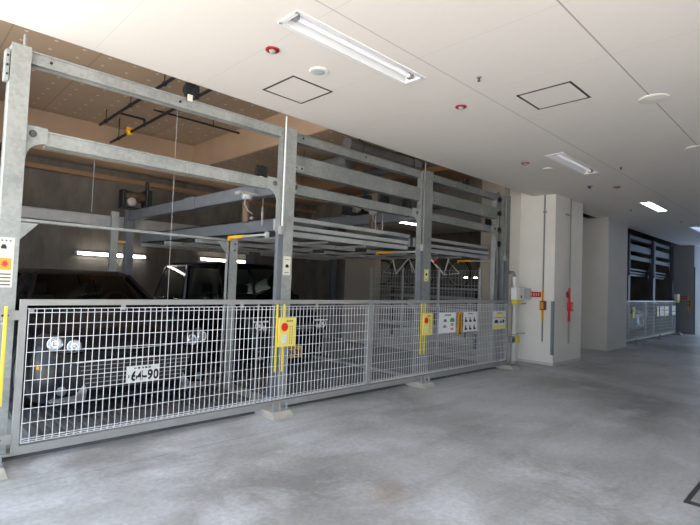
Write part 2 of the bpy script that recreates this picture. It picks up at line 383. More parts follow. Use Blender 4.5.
# ------------------------------------------------------------------ ceiling fittings
def ceiling_lamp(r, label, tube, dist):
    x0, x1, y0, y1 = r; f = .02
    t = thing('ceiling_lamp', label, 'ceiling light', ((x0+x1)/2, (y0+y1)/2, CZ), 'recessed strip lights in the driveway ceiling')
    fr = MB()
    for b in ((x0-f, x1+f, y0-f, y0+.012), (x0-f, x1+f, y1-.012, y1+f), (x0-f, x0+.012, y0, y1), (x1-.012, x1+f, y0, y1)): fr.box(*b, CZ-.008, CZ+.002)
    fr.build('frame', 'lampwhite', t)
    d = .055
    MB().add([(x0, y0, CZ), (x1, y0, CZ), (x1, y1, CZ), (x0, y1, CZ), (x0+.04, y0+.05, CZ+d), (x1-.04, y0+.05, CZ+d), (x1-.04, y1-.05, CZ+d), (x0+.04, y1-.05, CZ+d)],
             [(4, 5, 6, 7), (0, 1, 5, 4), (1, 2, 6, 5), (2, 3, 7, 6), (3, 0, 4, 7)]).build('reflector', dist, t)
    ym = (y0+y1)/2
    MB().cyl((x0+.07, ym, CZ+.022), (x1-.07, ym, CZ+.022), .016, 12).build('tube', tube, t, True)
    for xx in (x0+.05, x1-.05): MB().box(xx-.02, xx+.02, ym-.025, ym+.025, CZ+.0, CZ+.05).build('socket', 'plastic' if tube != 'tube_on' else 'lampwhite', t, bevel=.004)
    return t
ceiling_lamp(lamp_rects[0], 'long white strip light nearest the camera, between red ringed detectors', 'tube_off', 'lampwhite')
ceiling_lamp(lamp_rects[1], 'unlit recessed strip light above the white pillar', 'tube_off', 'lampwhite')
ceiling_lamp(lamp_rects[2], 'brightly lit recessed strip light above the second pillar', 'tube_on', 'diff_on')
ceiling_lamp(lamp_rects[3], 'bluish strip light at the far end near the exit', 'tube_off', 'diff_blue')

def hatch(x0, x1, y0, y1, label):
    t = thing('access_hatch', label, 'ceiling hatch', ((x0+x1)/2, (y0+y1)/2, CZ), 'square ceiling access hatches'); w = .02; z = CZ-.003
    MB().box(x0, x1, y0, y0+w, z, CZ+.01).box(x0, x1, y1-w, y1, z, CZ+.01).box(x0, x0+w, y0+w, y1-w, z, CZ+.01).box(x1-w, x1, y0+w, y1-w, z, CZ+.01).build('frame', 'drain', t)
    MB().box(x0+w, x1-w, y0+w, y1-w, z+.0012, CZ+.01).build('panel', 'ceil', t)
hatch(2.51, 2.985, -.86, -.38, 'square ceiling hatch with dark frame near the gate posts')
hatch(4.165, 4.64, -2.6, -2.1, 'square ceiling hatch with dark frame above the open driveway')

def ring_det(x, y, label, r=.055):
    t = thing('fire_detector', label, 'detector', (x, y, CZ), 'red ringed ceiling detectors')
    MB().lathe((x, y, CZ), (0, 0, -1), [(r, 0), (r, .008), (r*.8, .014), (r*.6, .012), (r*.55, .004)], 24).build('ring', 'dkred', t, True)
    MB().lathe((x, y, CZ), (0, 0, -1), [(r*.5, .0), (r*.5, .016), (r*.28, .03), (r*.1, .034)], 20).build('sensor_head', 'plastic', t, True)
ring_det(2.11, -1.117, 'red ringed detector left of the nearest strip light')
ring_det(4.077, -1.561, 'red ringed detector between the two ceiling hatches')
ring_det(6.531, -1.047, 'small red ringed detector beside the round white sensor')
ring_det(8.949, -1.51, 'dark ringed detector between unlit and lit strip lights')
def disc(x, y, r, label, m2, name='ceiling_speaker', grp='round white ceiling discs'):
    t = thing(name, label, 'ceiling speaker' if name == 'ceiling_speaker' else 'ceiling cover', (x, y, CZ), grp)
    MB().lathe((x, y, CZ), (0, 0, -1), [(r, 0), (r, .006), (r*.86, .014), (r*.66, .012)], 32).build('rim', 'offwhite', t, True)
    MB().lathe((x, y, CZ), (0, 0, -1), [(r*.64, .0), (r*.64, .0125), (r*.3, .017), (r*.05, .018)], 28).build('face', m2, t, True)
disc(2.603, -1.10, .085, 'round white speaker with grey face beside the near hatch', 'spk')
disc(5.031, -3.012, .125, 'large blank white disc on the ceiling seam at right', 'offwhite', 'ceiling_cover')
disc(7.068, -2.965, .115, 'blank white disc cut by the right edge of the photo', 'offwhite', 'ceiling_cover')
disc(7.03, -1.15, .07, 'small white disc left of the unlit strip light', 'offwhite', 'ceiling_cover')
def dot(x, y, label, r=.022):
    t = thing('fire_sprinkler', label, 'sprinkler', (x, y, CZ), 'small dark sprinkler heads in the ceiling')
    MB().lathe((x, y, CZ), (0, 0, -1), [(r, 0), (r, .006), (r*.5, .01)], 16).build('flange', 'plastic', t, True)
    MB().lathe((x, y, CZ), (0, 0, -1), [(r*.45, .008), (r*.3, .03), (r*.6, .034), (r*.6, .038)], 14).build('nozzle', 'dark', t, True)
dot(3.588, -2.055, 'tiny dark sprinkler head left of the far hatch')
dot(7.539, -1.991, 'tiny dark sprinkler head right of the unlit strip light')
dot(8.62, -1.18, 'dark sprinkler head just before the lit strip light', .05)
dot(11.548, -.998, 'dark sprinkler head beside the lit strip light')
dot(13.945, -1.424, 'tiny sprinkler head before the bluish far strip light')

# ------------------------------------------------------------------ steel frame of the parking machine
PX = [(.615, .742), (3.165, 3.30), (5.69, 5.88), (8.13, 8.28)]
post_lab = ['galvanised steel post at the left edge beside the gate end', 'galvanised steel post between the first and second bays',
            'galvanised steel post between the second and third bays', 'galvanised steel post at the white pillar end of the gate']
YF, YB = .08, .22
posts = []
for i, (a, b) in enumerate(PX):
    t = thing('gate_post', post_lab[i], 'post', ((a+b)/2, (YF+YB)/2, .0), 'galvanised posts along the gate')
    top = 3.1
    fl = .012; xm = (a+b)/2
    # H column: front flange, back flange, web
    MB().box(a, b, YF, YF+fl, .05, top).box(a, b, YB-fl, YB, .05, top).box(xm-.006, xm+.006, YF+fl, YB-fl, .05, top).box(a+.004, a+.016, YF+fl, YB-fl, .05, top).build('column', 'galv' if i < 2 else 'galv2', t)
    MB().box(a-.05, b+.05, YF-.04, YB+.05, .03, .05).build('base_plate', 'galv', t, bevel=.004)
    if i == 0:
        MB().cyl((b-.02, YB+.03, 2.9), (b-.02, YB+.03, CZ+.05), .012, 8).build('guide_rod', 'galv', t, True)
        MB().box(a-.03, a-.002, YF+.03, YF+.12, 2.82, 3.05).build('cleat', 'galv', t, bevel=.004)
        for zz in (2.86, 2.93, 3.0): MB().cyl((a-.016, YF+.02, zz), (a-.016, YF+.032, zz), .008, 6).build('bolt', 'dark', t)
    else:
        MB().cyl((a-.045, YF-.03, 1.95), (a-.045, YF-.03, CZ), .0085, 8).build('guide_rod', 'fwire' if i == 1 else 'galv2', t, True)
        MB().box(a-.075, a-.03, YF-.045, YF+.0, 1.9, 1.99).build('rod_clamp', 'galv', t, bevel=.004)
        MB().box(a-.07, a-.002, YF-.005, YF+.05, .06, 1.93).build('guide_rail', 'bluegrey', t, bevel=.003)
        MB().box(a-.03, a-.002, YF+.03, YF+.12, 1.93, 3.06).build('cleat', 'galv2', t)
    posts.append(t)
post_extra = thing('steel_channel', 'grey steel channel just left of the pillar end post', 'channel', (7.97, .2, 0))
MB().box(7.93, 8.02, .16, .172, 0, 3.14).box(7.93, 7.942, .16, .26, 0, 3.14).box(8.008, 8.02, .16, .26, 0, 3.14).build('channel', 'machine', post_extra)
for zz in (2.2, 2.45, 2.75, 3.0): MB().lathe((7.99, .16, zz), (0, -1, 0), [(.045, 0), (.045, .035), (.02, .05)], 16).build('pulley', 'dark', post_extra, True)

def c_beam(x0, x1, z0, z1, y, d, m, t, name='beam'):
    return MB().box(x0, x1, y, y+.01, z0, z1).box(x0, x1, y-.012, y+d, z1-.012, z1).box(x0, x1, y-.006, y+d, z0, z0+.012).build(name, m, t)
def gusset(x, z1, z0, w, side, y, t):
    # plate against the post with a concave quarter curve
    pts = [(x, z1), (x + side*w, z1), (x + side*w, z1-.125)]
    for k in range(1, 9):
        a = PI/2*k/9
        pts.append((x + side*(w - (w-.012)*math.sin(a)), z1-.125 - (z1-.125-z0)*(1-math.cos(a))))
    pts += [(x + side*.012, z0), (x, z0)]
    MB().prism(pts, 'y', y-.014, y).build('gusset_plate', 'galv', t)
    for dz in (.06,): MB().lathe((x+side*(.05 if side > 0 else .095), y-.013, z1-dz), (0, -1, 0), [(.028, 0), (.028, .006), (.02, .012), (.016, .004)], 16).build('bolt_head', 'ink', t, True)
bays = [(PX[0][1], PX[1][0]-.004), (PX[1][1], PX[2][0]-.004), (PX[2][1], 7.93)]
bn = ['first', 'second', 'third']
for i, (x0, x1) in enumerate(bays):
    t = thing('top_beam', f'uppermost galvanised beam across the {bn[i]} bay, under the white ceiling', 'beam', ((x0+x1)/2, .2, 2.99), 'galvanised cross beams between the posts')
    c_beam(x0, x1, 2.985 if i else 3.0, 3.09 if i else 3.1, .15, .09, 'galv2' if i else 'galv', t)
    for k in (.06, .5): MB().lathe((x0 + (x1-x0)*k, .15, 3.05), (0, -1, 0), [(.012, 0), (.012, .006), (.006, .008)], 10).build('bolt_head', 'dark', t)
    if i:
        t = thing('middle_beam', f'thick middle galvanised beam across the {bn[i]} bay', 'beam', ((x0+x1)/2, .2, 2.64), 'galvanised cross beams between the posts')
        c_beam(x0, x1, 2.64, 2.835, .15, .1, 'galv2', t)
        MB().box(x0+.02, x0+.16, .138, .15, 2.66, 2.72).build('splice_plate', 'galv', t, bevel=.003)
        for k in (.04, .13): MB().lathe((x0+k, .138, 2.69), (0, -1, 0), [(.012, 0), (.012, .008)], 8).build('bolt_head', 'dark', t)
    lab = ['lower galvanised beam with curved brackets over the first bay', 'lower galvanised beam over the second bay, above the raised pallet', 'lower galvanised beam over the third bay, beside the pillar'][i]
    t = thing('lower_beam', lab, 'beam', ((x0+x1)/2, .2, 2.385), 'galvanised cross beams between the posts')
    g0, g1 = (.14, .2)
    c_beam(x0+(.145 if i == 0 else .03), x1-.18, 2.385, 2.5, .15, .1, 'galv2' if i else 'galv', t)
    gusset(x0, 2.52, 2.26 if i == 0 else 2.3, .15 if i == 0 else .06, 1, .15, t)
    gusset(x1, 2.52, 2.08, .19, -1, .15, t)
    if i == 0: MB().box((x0+x1)/2+.1, (x0+x1)/2+.11, .148, .151, 2.39, 2.5).build('joint_seam', 'machine', t)

# side beams, rear posts, rear cross beam
for i, x in enumerate((.70, 3.2, 5.745, 8.19)):
    if i in (1, 2):
        t = thing('side_beam', ['', 'blue-grey beam running back from the post between first and second bays', 'blue-grey beam running back from the post between second and third bays'][i], 'beam', (x, 2.5, 2.38), 'blue-grey beams running to the rear')
        MB().box(x-.006, x+.006, .23, 4.86, 2.37, 2.53).box(x-.05, x+.05, .23, 4.86, 2.518, 2.53).box(x-.05, x+.05, .23, 4.86, 2.37, 2.382).box(x-.05, x-.044, .23, 4.86, 2.38, 2.52).build('beam', 'bluegrey', t)
        MB().box(x-.06, x-.0505, 2.2, 2.5, 2.36, 2.54).build('splice_plate', 'bluegrey', t)
    t = thing('rear_post', ['blue-grey rear post in the left corner behind the black car', 'blue-grey rear post against the wall between the two parked cars', 'blue-grey rear post behind the small boxy car', 'blue-grey rear post at the beige wall'][i], 'post', (x, 4.8, 0), 'blue-grey posts at the rear wall')
    MB().box(x-.07, x+.07, 4.74, 4.752, .02, 2.75).box(x-.07, x+.07, 4.85, 4.862, .02, 2.75).box(x-.006, x+.006, 4.75, 4.85, .02, 2.75).build('column', 'bluegrey', t)
    MB().box(x-.11, x+.11, 4.7, 4.9, 0, .02).build('base_plate', 'bluegrey', t)
t = thing('guide_post', 'dark grey guide post just left of the rear post between the parked cars', 'post', (2.94, 4.8, 0))
MB().box(2.88, 3.0, 4.76, 4.772, .0, 2.5).box(2.88, 2.892, 4.772, 4.84, .0, 2.5).box(2.988, 3.0, 4.772, 4.84, .0, 2.5).build('column', 'machine', t)
MB().box(3.0, 3.13, 4.74, 4.76, 1.96, 1.99).build('lock_bar', 'lock', t)
for i, (x0, x1) in enumerate(((.70, 3.2), (3.2, 5.745), (5.745, 8.19))):
    t = thing('rear_beam', f'dark grey beam along the rear wall of the {bn[i]} bay', 'beam', ((x0+x1)/2, 4.9, 2.24), 'grey beams along the rear wall')
    MB().box(x0+.08, x1-.08, 4.87, 4.88, 2.24, 2.42).box(x0+.08, x1-.08, 4.83, 4.93, 2.41, 2.42).box(x0+.08, x1-.08, 4.83, 4.93, 2.24, 2.25).build('beam', 'machine', t)

# inner portal frame of the first bay (rail on two posts)
t = thing('inner_portal', 'thin inner steel portal frame across the first bay over the black car', 'frame', (2., 1.3, 0))
MB().box(.90, 3.19, 1.262, 1.36, 1.872, 1.898).build('rail', 'galv', t)
for a, b in ((.80, .93), (3.185, 3.315)):
    MB().box(a, a+.012, 1.26, 1.33, .0, 1.90).box(a, b, 1.26, 1.272, .0, 1.90).build('post', 'galv', t)
for x, sd in ((.93, 1), (3.185, -1)):
    MB().prism([(x, 1.86), (x+sd*.16, 1.86), (x+sd*.02, 1.70), (x, 1.70)], 'y', 1.262, 1.272).build('gusset_plate', 'galv', t)
for zz in (1.84, 1.76): MB().cyl((3.27, 1.255, zz), (3.27, 1.262, zz), .012, 8).build('bolt', 'dark', t)

# anchor blocks
for i, (x0, x1, y0) in enumerate(((.43, .70, -.33), (2.885, 3.16, -.27), (5.36, 5.64, -.26), (7.86, 8.12, -.26))):
    t = thing('anchor_block', ['pale mortar anchor block under the left edge post', 'pale mortar anchor block under the post with the yellow button sign', 'pale mortar anchor block under the post beside the white signs', 'low mortar anchor block under the pillar end post'][i], 'anchor block', ((x0+x1)/2, 0, 0), 'mortar anchor blocks under the posts')
    h = .062
    vs = [(x0, y0, 0), (x1, y0, 0), (x1+.02, .2, 0), (x0-.0, .2, 0), (x0+.02, y0+.05, h), (x1-.02, y0+.05, h), (x1, .2, h), (x0+.02, .2, h)]
    MB().add(vs, [(0, 3, 2, 1), (4, 5, 6, 7), (0, 1, 5, 4), (1, 2, 6, 5), (2, 3, 7, 6), (3, 0, 4, 7)]).build('mortar_pad', 'mort', t, bevel=.008)
    for k in range(3):
        xx = x0 + .06 + k*.085
        bo = MB().cyl((xx, y0+.1, h), (xx, y0+.1, h+.075), .011, 8).cyl((xx, y0+.1, h+.005), (xx, y0+.1, h+.025), .022, 6).build('anchor_bolt', 'bolt', t)

# ------------------------------------------------------------------ lifting gate
def make_gate():
    X0, X1, XM = .757, 8.09, 4.505
    t = thing('lifting_gate', 'long white wire mesh lifting gate in front of the parked cars', 'gate', ((X0+X1)/2, 0, .06))
    w = .042
    MB().box(X0, X1, -.022, .022, 1.142, 1.186).box(X0, X1, -.022, .022, .052, .115).box(X0, X0+w, -.022, .022, .115, 1.142).box(X1-w, X1, -.022, .022, .125, 1.142).box(XM-.035, XM+.035, -.022, .022, .125, 1.142).build('frame', 'frame', t)
    for a, b in ((X0+w+.012, XM-.045), (XM+.045, X1-w-.012)):
        mb = MB(); r = .0021; nx = int(round((b-a)/.05))
        for k in range(nx+1):
            x = a + (b-a)*k/nx
            mb.box(x-r, x+r, -.026-r, -.026+r, .135, 1.118)
            for zz, s in ((1.118, 1), (.135, -1)):   # folded ends
                mb.box(x-r, x+r, -.026, .012, zz-r, zz+r)
        zs = [1.118, 1.088] + [1.107-.1035*k for k in range(1, 9)] + [.165, .135]
        for z in zs: mb.box(a, b, -.026-2*r-.0005, -.026-.0005, z-r, z+r)
        mb.box(a, b, .008, .013, 1.113, 1.118).box(a, b, .008, .013, .135, .14)
        mb.build('mesh_panel', 'fwire', t)
    for z in (1.07, .175):
        br = MB().box(X0-.13, X0, -.016, -.004, z-.035, z+.035).build('side_bracket', 'frame', t, bevel=.003)
        MB().prism([(X0-.09+.025*math.cos(q*PI/6), z+.01*math.sin(q*PI/6)) for q in range(12)], 'y', -.0175, -.016).build('slot', 'dark', br)
    for x in (1.48, 2.62, 3.6, 5.6, 6.8): MB().box(x-.018, x+.018, -.03, -.022, 1.10, 1.16).build('mesh_clip', 'frame', t)
    MB().box(5.25, 5.37, -.036, -.022, 1.12, 1.2).build('rail_bracket', 'frame', t, bevel=.004)
    for x in (X0+.06, XM-.08): MB().box(x, x+.025, -.034, -.022, 1.09, 1.12).build('corner_clip', 'frame', t)
    MB().box(2.82, 2.832, -.018, -.004, .115, 1.142).build('stiffener', 'frame', t)
    return t
gate = make_gate()

# yellow buffers on the posts behind the gate, button signs and notices on the gate
def buffers(i, xs, label, y=.03):
    t = thing('yellow_guard', label, 'guard bar', (xs[0], .04, .43), 'yellow guard bars on the posts')
    for x in xs: MB().box(x-.011, x+.011, -.045, -.032, .425, 1.14).build('bar', 'yellow', t, bevel=.003)
    if i == 0:
        for zz in (.55, 1.0): MB().box(xs[0]-.008, xs[0]+.008, -.032, .08, zz, zz+.02).build('bracket', 'frame', t)
buffers(0, [.668], 'single yellow guard bar on the left edge post')
buffers(1, [3.045, 3.135], 'pair of yellow bars behind the sign with red disc nearest the camera')
buffers(2, [5.535, 5.625], 'pair of yellow guard bars behind the button sign beside the white notices')

def button_sign(x0, label):
    x1 = x0+.225; z0, z1 = .69, 1.0; y = -.062
    t = thing('button_sign', label, 'sign', ((x0+x1)/2, y, z0), 'yellow emergency button signs')
    MB().box(x0, x1, y, y+.014, z0, z1).build('panel', 'signyel', t, bevel=.004)
    MB().lathe((x0+.075, y, z0+.21), (0, -1, 0), [(.044, 0), (.044, .004), (.03, .006)], 28).build('red_disc', 'redbtn', t, True)
    MB().box(x0+.045, x0+.105, y-.004, y, z0+.04, z0+.13).build('white_button', 'white', t, bevel=.006)
    w = MB()
    for k in range(4): w.box(x0+.10+k*.022, x0+.115+k*.022, y-.0012, y, z1-.045, z1-.028)
    for c in range(2):
        for k in range(7): w.box(x0+.145+c*.03, x0+.153+c*.03, y-.0012, y, z0+.03+k*.029, z0+.045+k*.029)
    w.build('lettering', 'ink', t)
    return t
button_sign(3.055, 'yellow sign with red disc on the gate at the nearer post')
button_sign(5.55, 'yellow sign with red disc on the gate beside the white notices')

def notice(name, x0, x1, z0, z1, m, label, y=-.045):
    t = thing(name, label, 'notice', ((x0+x1)/2, y, z0), 'notices hung on the gate')
    MB().box(x0, x1, y, y+.006, z0, z1).build('panel', m, t, bevel=.003)
    return t, y
t, y = notice('notice_board', 5.955, 6.40, .70, 1.0, 'white', 'white notice with green, blue and pink prints hung on the gate')
hd = MB()
for k in range(7): hd.box(6.10+k*.024, 6.117+k*.024, y-.001, y, .955, .975)
hd.build('lettering', 'black', t)
MB().box(6.07, 6.16, y-.001, y, .865, .885).box(6.09, 6.14, y-.001, y, .885, .905).build('car_print', 'ink', t)
MB().box(6.24, 6.36, y-.001, y, .86, .905).box(6.26, 6.34, y-.0015, y, .905, .92).build('green_print', 'green', t)
MB().box(6.06, 6.15, y-.001, y, .775, .80).box(6.08, 6.13, y-.001, y, .80, .82).build('blue_print', 'bluep', t)
MB().box(6.26, 6.34, y-.001, y, .80, .84).box(6.26, 6.34, y-.001, y, .735, .77).build('pink_print', 'pink', t)
t, y = notice('warning_strip', 6.455, 6.575, .655, 1.005, 'orange', 'tall narrow orange strip notice with black writing on the gate')
w = MB()
for k in range(9): w.box(6.495, 6.535, y-.001, y, .70+k*.031, .722+k*.031)
w.box(6.49, 6.54, y-.001, y, .668, .692).build('lettering', 'black', t)
t, y = notice('pictogram_board', 6.61, 7.03, .695, 1.0, 'white', 'white notice with black pictograms right of the orange strip')
w = MB()
for k in range(6): w.box(6.74+k*.024, 6.757+k*.024, y-.001, y, .968, .982)
w.build('lettering', 'black', t)
pg = MB()
for r in range(2):
    for c in range(3):
        cx, cz = 6.685+c*.125, .875-r*.125
        pg.lathe((cx-.01, y, cz+.035), (0, -1, 0), [(.013, 0), (.013, .001)], 12)
        pg.prism([(cx-.035, cz-.03), (cx+.035, cz-.03), (cx+.04, cz-.005), (cx+.01, cz), (cx+.005, cz+.025), (cx-.025, cz+.02)], 'y', y-.001, y)
pg.build('pictogram', 'black', t)
t, y = notice('height_notice', 7.51, 7.955, .70, 1.0, 'white', 'white and yellow notice with dark vehicle pictures at the gate end')
MB().box(7.53, 7.94, y-.001, y, .70, .755).box(7.62, 7.90, y-.001, y, .90, .95).build('yellow_band', 'signyel', t)
MB().box(7.53, 7.94, y-.001, y, .885, .893).box(7.66, 7.86, y-.001, y, .962, .975).build('lettering', 'ink', t)
MB().box(7.57, 7.70, y-.001, y, .80, .83).box(7.59, 7.68, y-.001, y, .83, .855).box(7.76, 7.82, y-.001, y, .80, .835).box(7.84, 7.91, y-.001, y, .80, .835).box(7.85, 7.90, y-.001, y, .835, .855).build('vehicle_print', 'black', t)
# stickers on posts
def sticker(x0, x1, z0, z1, m, label):
    t = thing('post_sticker', label, 'sticker', ((x0+x1)/2, .078, z0), 'stickers on the gate posts'); y = .0785
    MB().box(x0, x1, y, .0798, z0, z1).build('backing', m, t); return t, y
t, y = sticker(.615, .712, 1.27, 1.64, 'cream', 'tall cream sticker with car picture and orange star on the left edge post')
MB().box(.63, .665, y-.0006, y, 1.555, 1.575).box(.635, .66, y-.0006, y, 1.575, 1.587).build('car_print', 'black', t)
MB().box(.62, .70, y-.0006, y, 1.40, 1.485).build('orange_patch', 'orange', t)
MB().prism([(.66+(.028 if k % 2 else .014)*math.cos(k*PI/8), 1.445+(.032 if k % 2 else .016)*math.sin(k*PI/8)) for k in range(16)], 'y', y-.0012, y-.0006).build('star', 'redbtn', t)
w = MB()
for k in range(4): w.box(.63, .70, y-.0006, y, 1.285+k*.026, 1.295+k*.026)
for k in range(3): w.box(.63+k*.025, .642+k*.025, y-.0006, y, 1.61, 1.622)
w.build('lettering', 'ink', t)
for i, (x0, x1, z0, z1, lb) in enumerate(((3.18, 3.28, 1.455, 1.665, 'small cream sticker with black car on the second post'), (5.73, 5.83, 1.46, 1.64, 'small pale yellow sticker with black mark on the third post'))):
    t, y = sticker(x0, x1, z0, z1, 'cream' if i == 0 else 'paleyel', lb)
    MB().box(x0+.03, x0+.075, y-.0006, y, z0+.085, z0+.105).box(x0+.037, x0+.068, y-.0006, y, z0+.105, z0+.12).build('car_print', 'black', t)
    MB().box(x0+.02, x0+.08, y-.0006, y, z0+.025, z0+.032).box(x0+.02, x0+.08, y-.0006, y, z0+.17, z0+.176).build('lettering', 'ink', t)

# ------------------------------------------------------------------ car pallets
def pallet(x0, x1, y0, y1, z, label, raised):
    t = thing('car_pallet', label, 'car pallet', ((x0+x1)/2, (y0+y1)/2, z), 'steel car pallets')
    if raised:
        for x, s in ((x0, 1), (x1, -1)):
            MB().box(x, x+s*.012, y0, y1, z, z+.17).box(x, x+s*.09, y0, y1, z+.158, z+.17).box(x, x+s*.09, y0, y1, z, z+.012).build('side_beam', 'bluegrey', t)
        for k, y in enumerate((y0, y0+1.1, y0+2.2, y0+3.3, y1-.1)):
            MB().box(x0+.0, x1, y, y+.06, z-.06, z+.0).build('cross_beam', 'machine', t, bevel=.006)
        MB().box(x0+.02, x1-.02, y0-.05, y0-.01, z+.115, z+.165).build('front_lip', 'galv', t, bevel=.006)
        MB().box(x0+.02, x1-.02, y0-.03, y0, z+.02, z+.07).build('front_rail', 'machine', t, bevel=.006)
        for k in range(2): MB().box(x0-.012, x0-.002, y0+.12+k*.09, y0+.15+k*.09, z+.02, z+.15).build('bracket', 'ltgrey', t)
        for k in range(3): MB().cyl((x0+.3+k*.75, y0+.45, z-.03), (x0+.3+k*.75, y1-.2, z-.03), .016, 8).build('tie_rod', 'machine', t, True)
        zt = z+.03
    else: zt = z
    prof = []; n = 22; ww = (x1-x0-.2)/n
    for k in range(n):
        a = x0+.1+k*ww
        prof += [(a, zt), (a+ww*.25, zt), (a+ww*.35, zt+.018), (a+ww*.9, zt+.018)]
    prof.append((x1-.1, zt))
    MB().prism(prof + [(x1-.1, zt-.004)] + [(p[0], p[1]-.004) for p in prof[-2::-1]], 'y', y0+.02, y1).build('deck', 'deck', t)
    if not raised:
        for a in (x0, x1-.08): MB().box(a, a+.08, y0, y1, z, z+.05).build('side_lip', 'deck', t, bevel=.008)
    return t
pallet(3.36, 5.60, .30, 4.7, 1.975, 'raised steel car pallet above the small boxy car', True)
pallet(5.92, 7.9, .30, 4.7, 1.975, 'raised steel car pallet over the empty third bay', True)
pallet(.95, 3.06, .40, 4.65, .012, 'ground level steel pallet under the black car with white plate', False)
pallet(3.40, 5.55, .40, 4.65, .012, 'ground level steel pallet under the small boxy car', False)
pallet(5.93, 7.8, .40, 4.65, .012, 'empty ground level steel pallet in the third bay', False)

# lock arms with yellow tips
for i, x in enumerate((3.06, 5.745, 8.08)):
    t = thing('lock_arm', ['yellow tipped lock arm on the post between first and second bays', 'yellow tipped lock arm on the post between second and third bays', 'yellow tipped lock arm beside the pillar end post'][i], 'lock arm', (x, .7, 1.82), 'yellow tipped lock arms')
    MB().box(x-.012, x+.012, .24, .80, 1.885, 1.91).build('arm', 'machine', t)
    MB().box(x-.016, x+.016, .72, 1.06, 1.88, 1.915).box(x-.016, x+.016, 1.03, 1.06, 1.855, 1.88).build('tip', 'lock', t, bevel=.004)
    MB().box(x-.02, x+.02, .225, .26, 1.86, 1.93).build('mount', 'machine', t, bevel=.004)

# motors
def drive_motor(x, y, z, label):
    t = thing('drive_motor', label, 'motor', (x, y, z), 'lifting drive motors')
    MB().lathe((x-.24, y, z+.2), (1, 0, 0), [(.06, 0), (.085, .01), (.09, .03), (.09, .30), (.075, .33), (.05, .34)], 20).build('body', 'motor', t, True)
    for k in range(7): MB().torus((x-.17+k*.035, y, z+.2), (1, 0, 0), .092, .005, 20, 5).build('fin', 'motor', t, True)
    MB().lathe((x-.15, y-.08, z+.09), (0, -1, 0), [(.075, 0), (.075, .06), (.05, .075)], 18).build('end_cap', 'motorend', t, True)
    MB().box(x+.09, x+.20, y-.12, y+.12, z, z+.34).build('gearbox', 'dark', t, bevel=.02)
    MB().box(x-.3, x-.24, y-.1, y+.1, z, z+.3).build('end_plate', 'dark', t, bevel=.01)
    MB().box(x-.3, x+.22, y-.12, y+.12, z-.02, z).build('base_plate', 'dark', t)
    MB().cyl((x+.14, y, z+.34), (x+.14, y, z+.5), .035, 12).build('shaft', 'dark', t, True)
drive_motor(3.2, 4.45, 2.555, 'brown lifting motor on the beam at the dark rear wall')
drive_motor(5.745, 1.5, 2.555, 'brown lifting motor above the second raised pallet')
def hung_motor(x, y, z, label):
    t = thing('hoist_motor', label, 'motor', (x, y, z), 'hanging hoist motors')
    MB().box(x-.13, x+.13, y-.06, y+.06, z-.03, z).build('hanger_plate', 'machine', t, bevel=.004)
    MB().cyl((x, y, z-.03), (x, y, z-.08), .07, 16, .055).build('neck', 'machine', t, True)
    MB().lathe((x, y, z-.1), (0, 0, -1), [(.045, 0), (.05, .01), (.05, .22), (.035, .25)], 18).build('body', 'motor', t, True)
    MB().lathe((x+.03, y-.06, z-.30), (0, -1, 0), [(.02, 0), (.02, .02), (.01, .025)], 14).build('end_cap', 'motorend', t, True)
    pts = [(x-.06, y-.06, z-.05), (x-.07, y-.07, z-.15), (x-.03, y-.08, z-.22), (x+.04, y-.07, z-.25)]
    MB().tube(pts, .007, 6).build('cable', 'motorend', t, True)
    MB().cyl((x+.22, y, z-.0), (x+.22, y, z-.14), .004, 6).cyl((x+.22, y, z-.14), (x+.22, y, z-.2), .012, 8).cyl((x+.22, y, z-.2), (x+.22, y, z-.36), .02, 8, .008).build('hook', 'motorend', t, True)
hung_motor(3.02, .62, 2.40, 'brown hanging motor left of the second post, over the yellow arm')
hung_motor(5.30, .75, 2.52, 'dark hanging motor under the lower beam of the second bay')
def pulley(x, y, z, label):
    t = thing('cable_pulley', label, 'pulley', (x, y, z-.1), 'black cable pulleys on the beams')
    MB().lathe((x, y-.03, z), (0, 1, 0), [(.07, 0), (.07, .012), (.055, .02), (.055, .04), (.07, .048), (.07, .06)], 22).build('wheel', 'dark', t, True)
    MB().box(x-.02, x+.02, y-.04, y+.04, z-.09, z-.0).box(x-.04, x+.1, y+.03, y+.045, z-.05, z+.08).build('bracket', 'dark', t)
    MB().box(x-.045, x+.0, y-.045, y-.03, z-.12, z-.06).build('tag', 'cream', t)
pulley(2.03, .10, 3.17, 'black pulley with cream tag on the top beam of the first bay')
pulley(3.0, .32, 2.60, 'black pulley above the lower beam left of the second post')
pulley(5.05, .30, 2.57, 'black pulley on the lower beam of the second bay')
pulley(5.42, .20, 2.56, 'black pulley beside the third post')
pulley(7.2, .35, 3.2, 'black pulley at the top of the third bay')
pulley(7.80, .25, 2.56, 'black pulley beside the pillar end post')
def wire(pts, r, label, name='steel_cable'):
    o = MB().tube(pts, r, 6).build(name, 'machine', None, True, loc=pts[-1]); tag(o, label, 'cable', 'thin hanging cables'); return o
wire([(1.98, .26, 3.05), (1.98, .26, .1)], .0018, 'thin steel cable hanging from the pulley with cream tag')
wire([(2.5, 4.6, 3.40), (2.5, 4.6, 2.42)], .008, 'thin rod hanging from the rear beam over the black car')
wire([(5.2, .6, 2.4), (5.2, .6, 2.1)], .006, 'thin rod hanging over the second raised pallet')

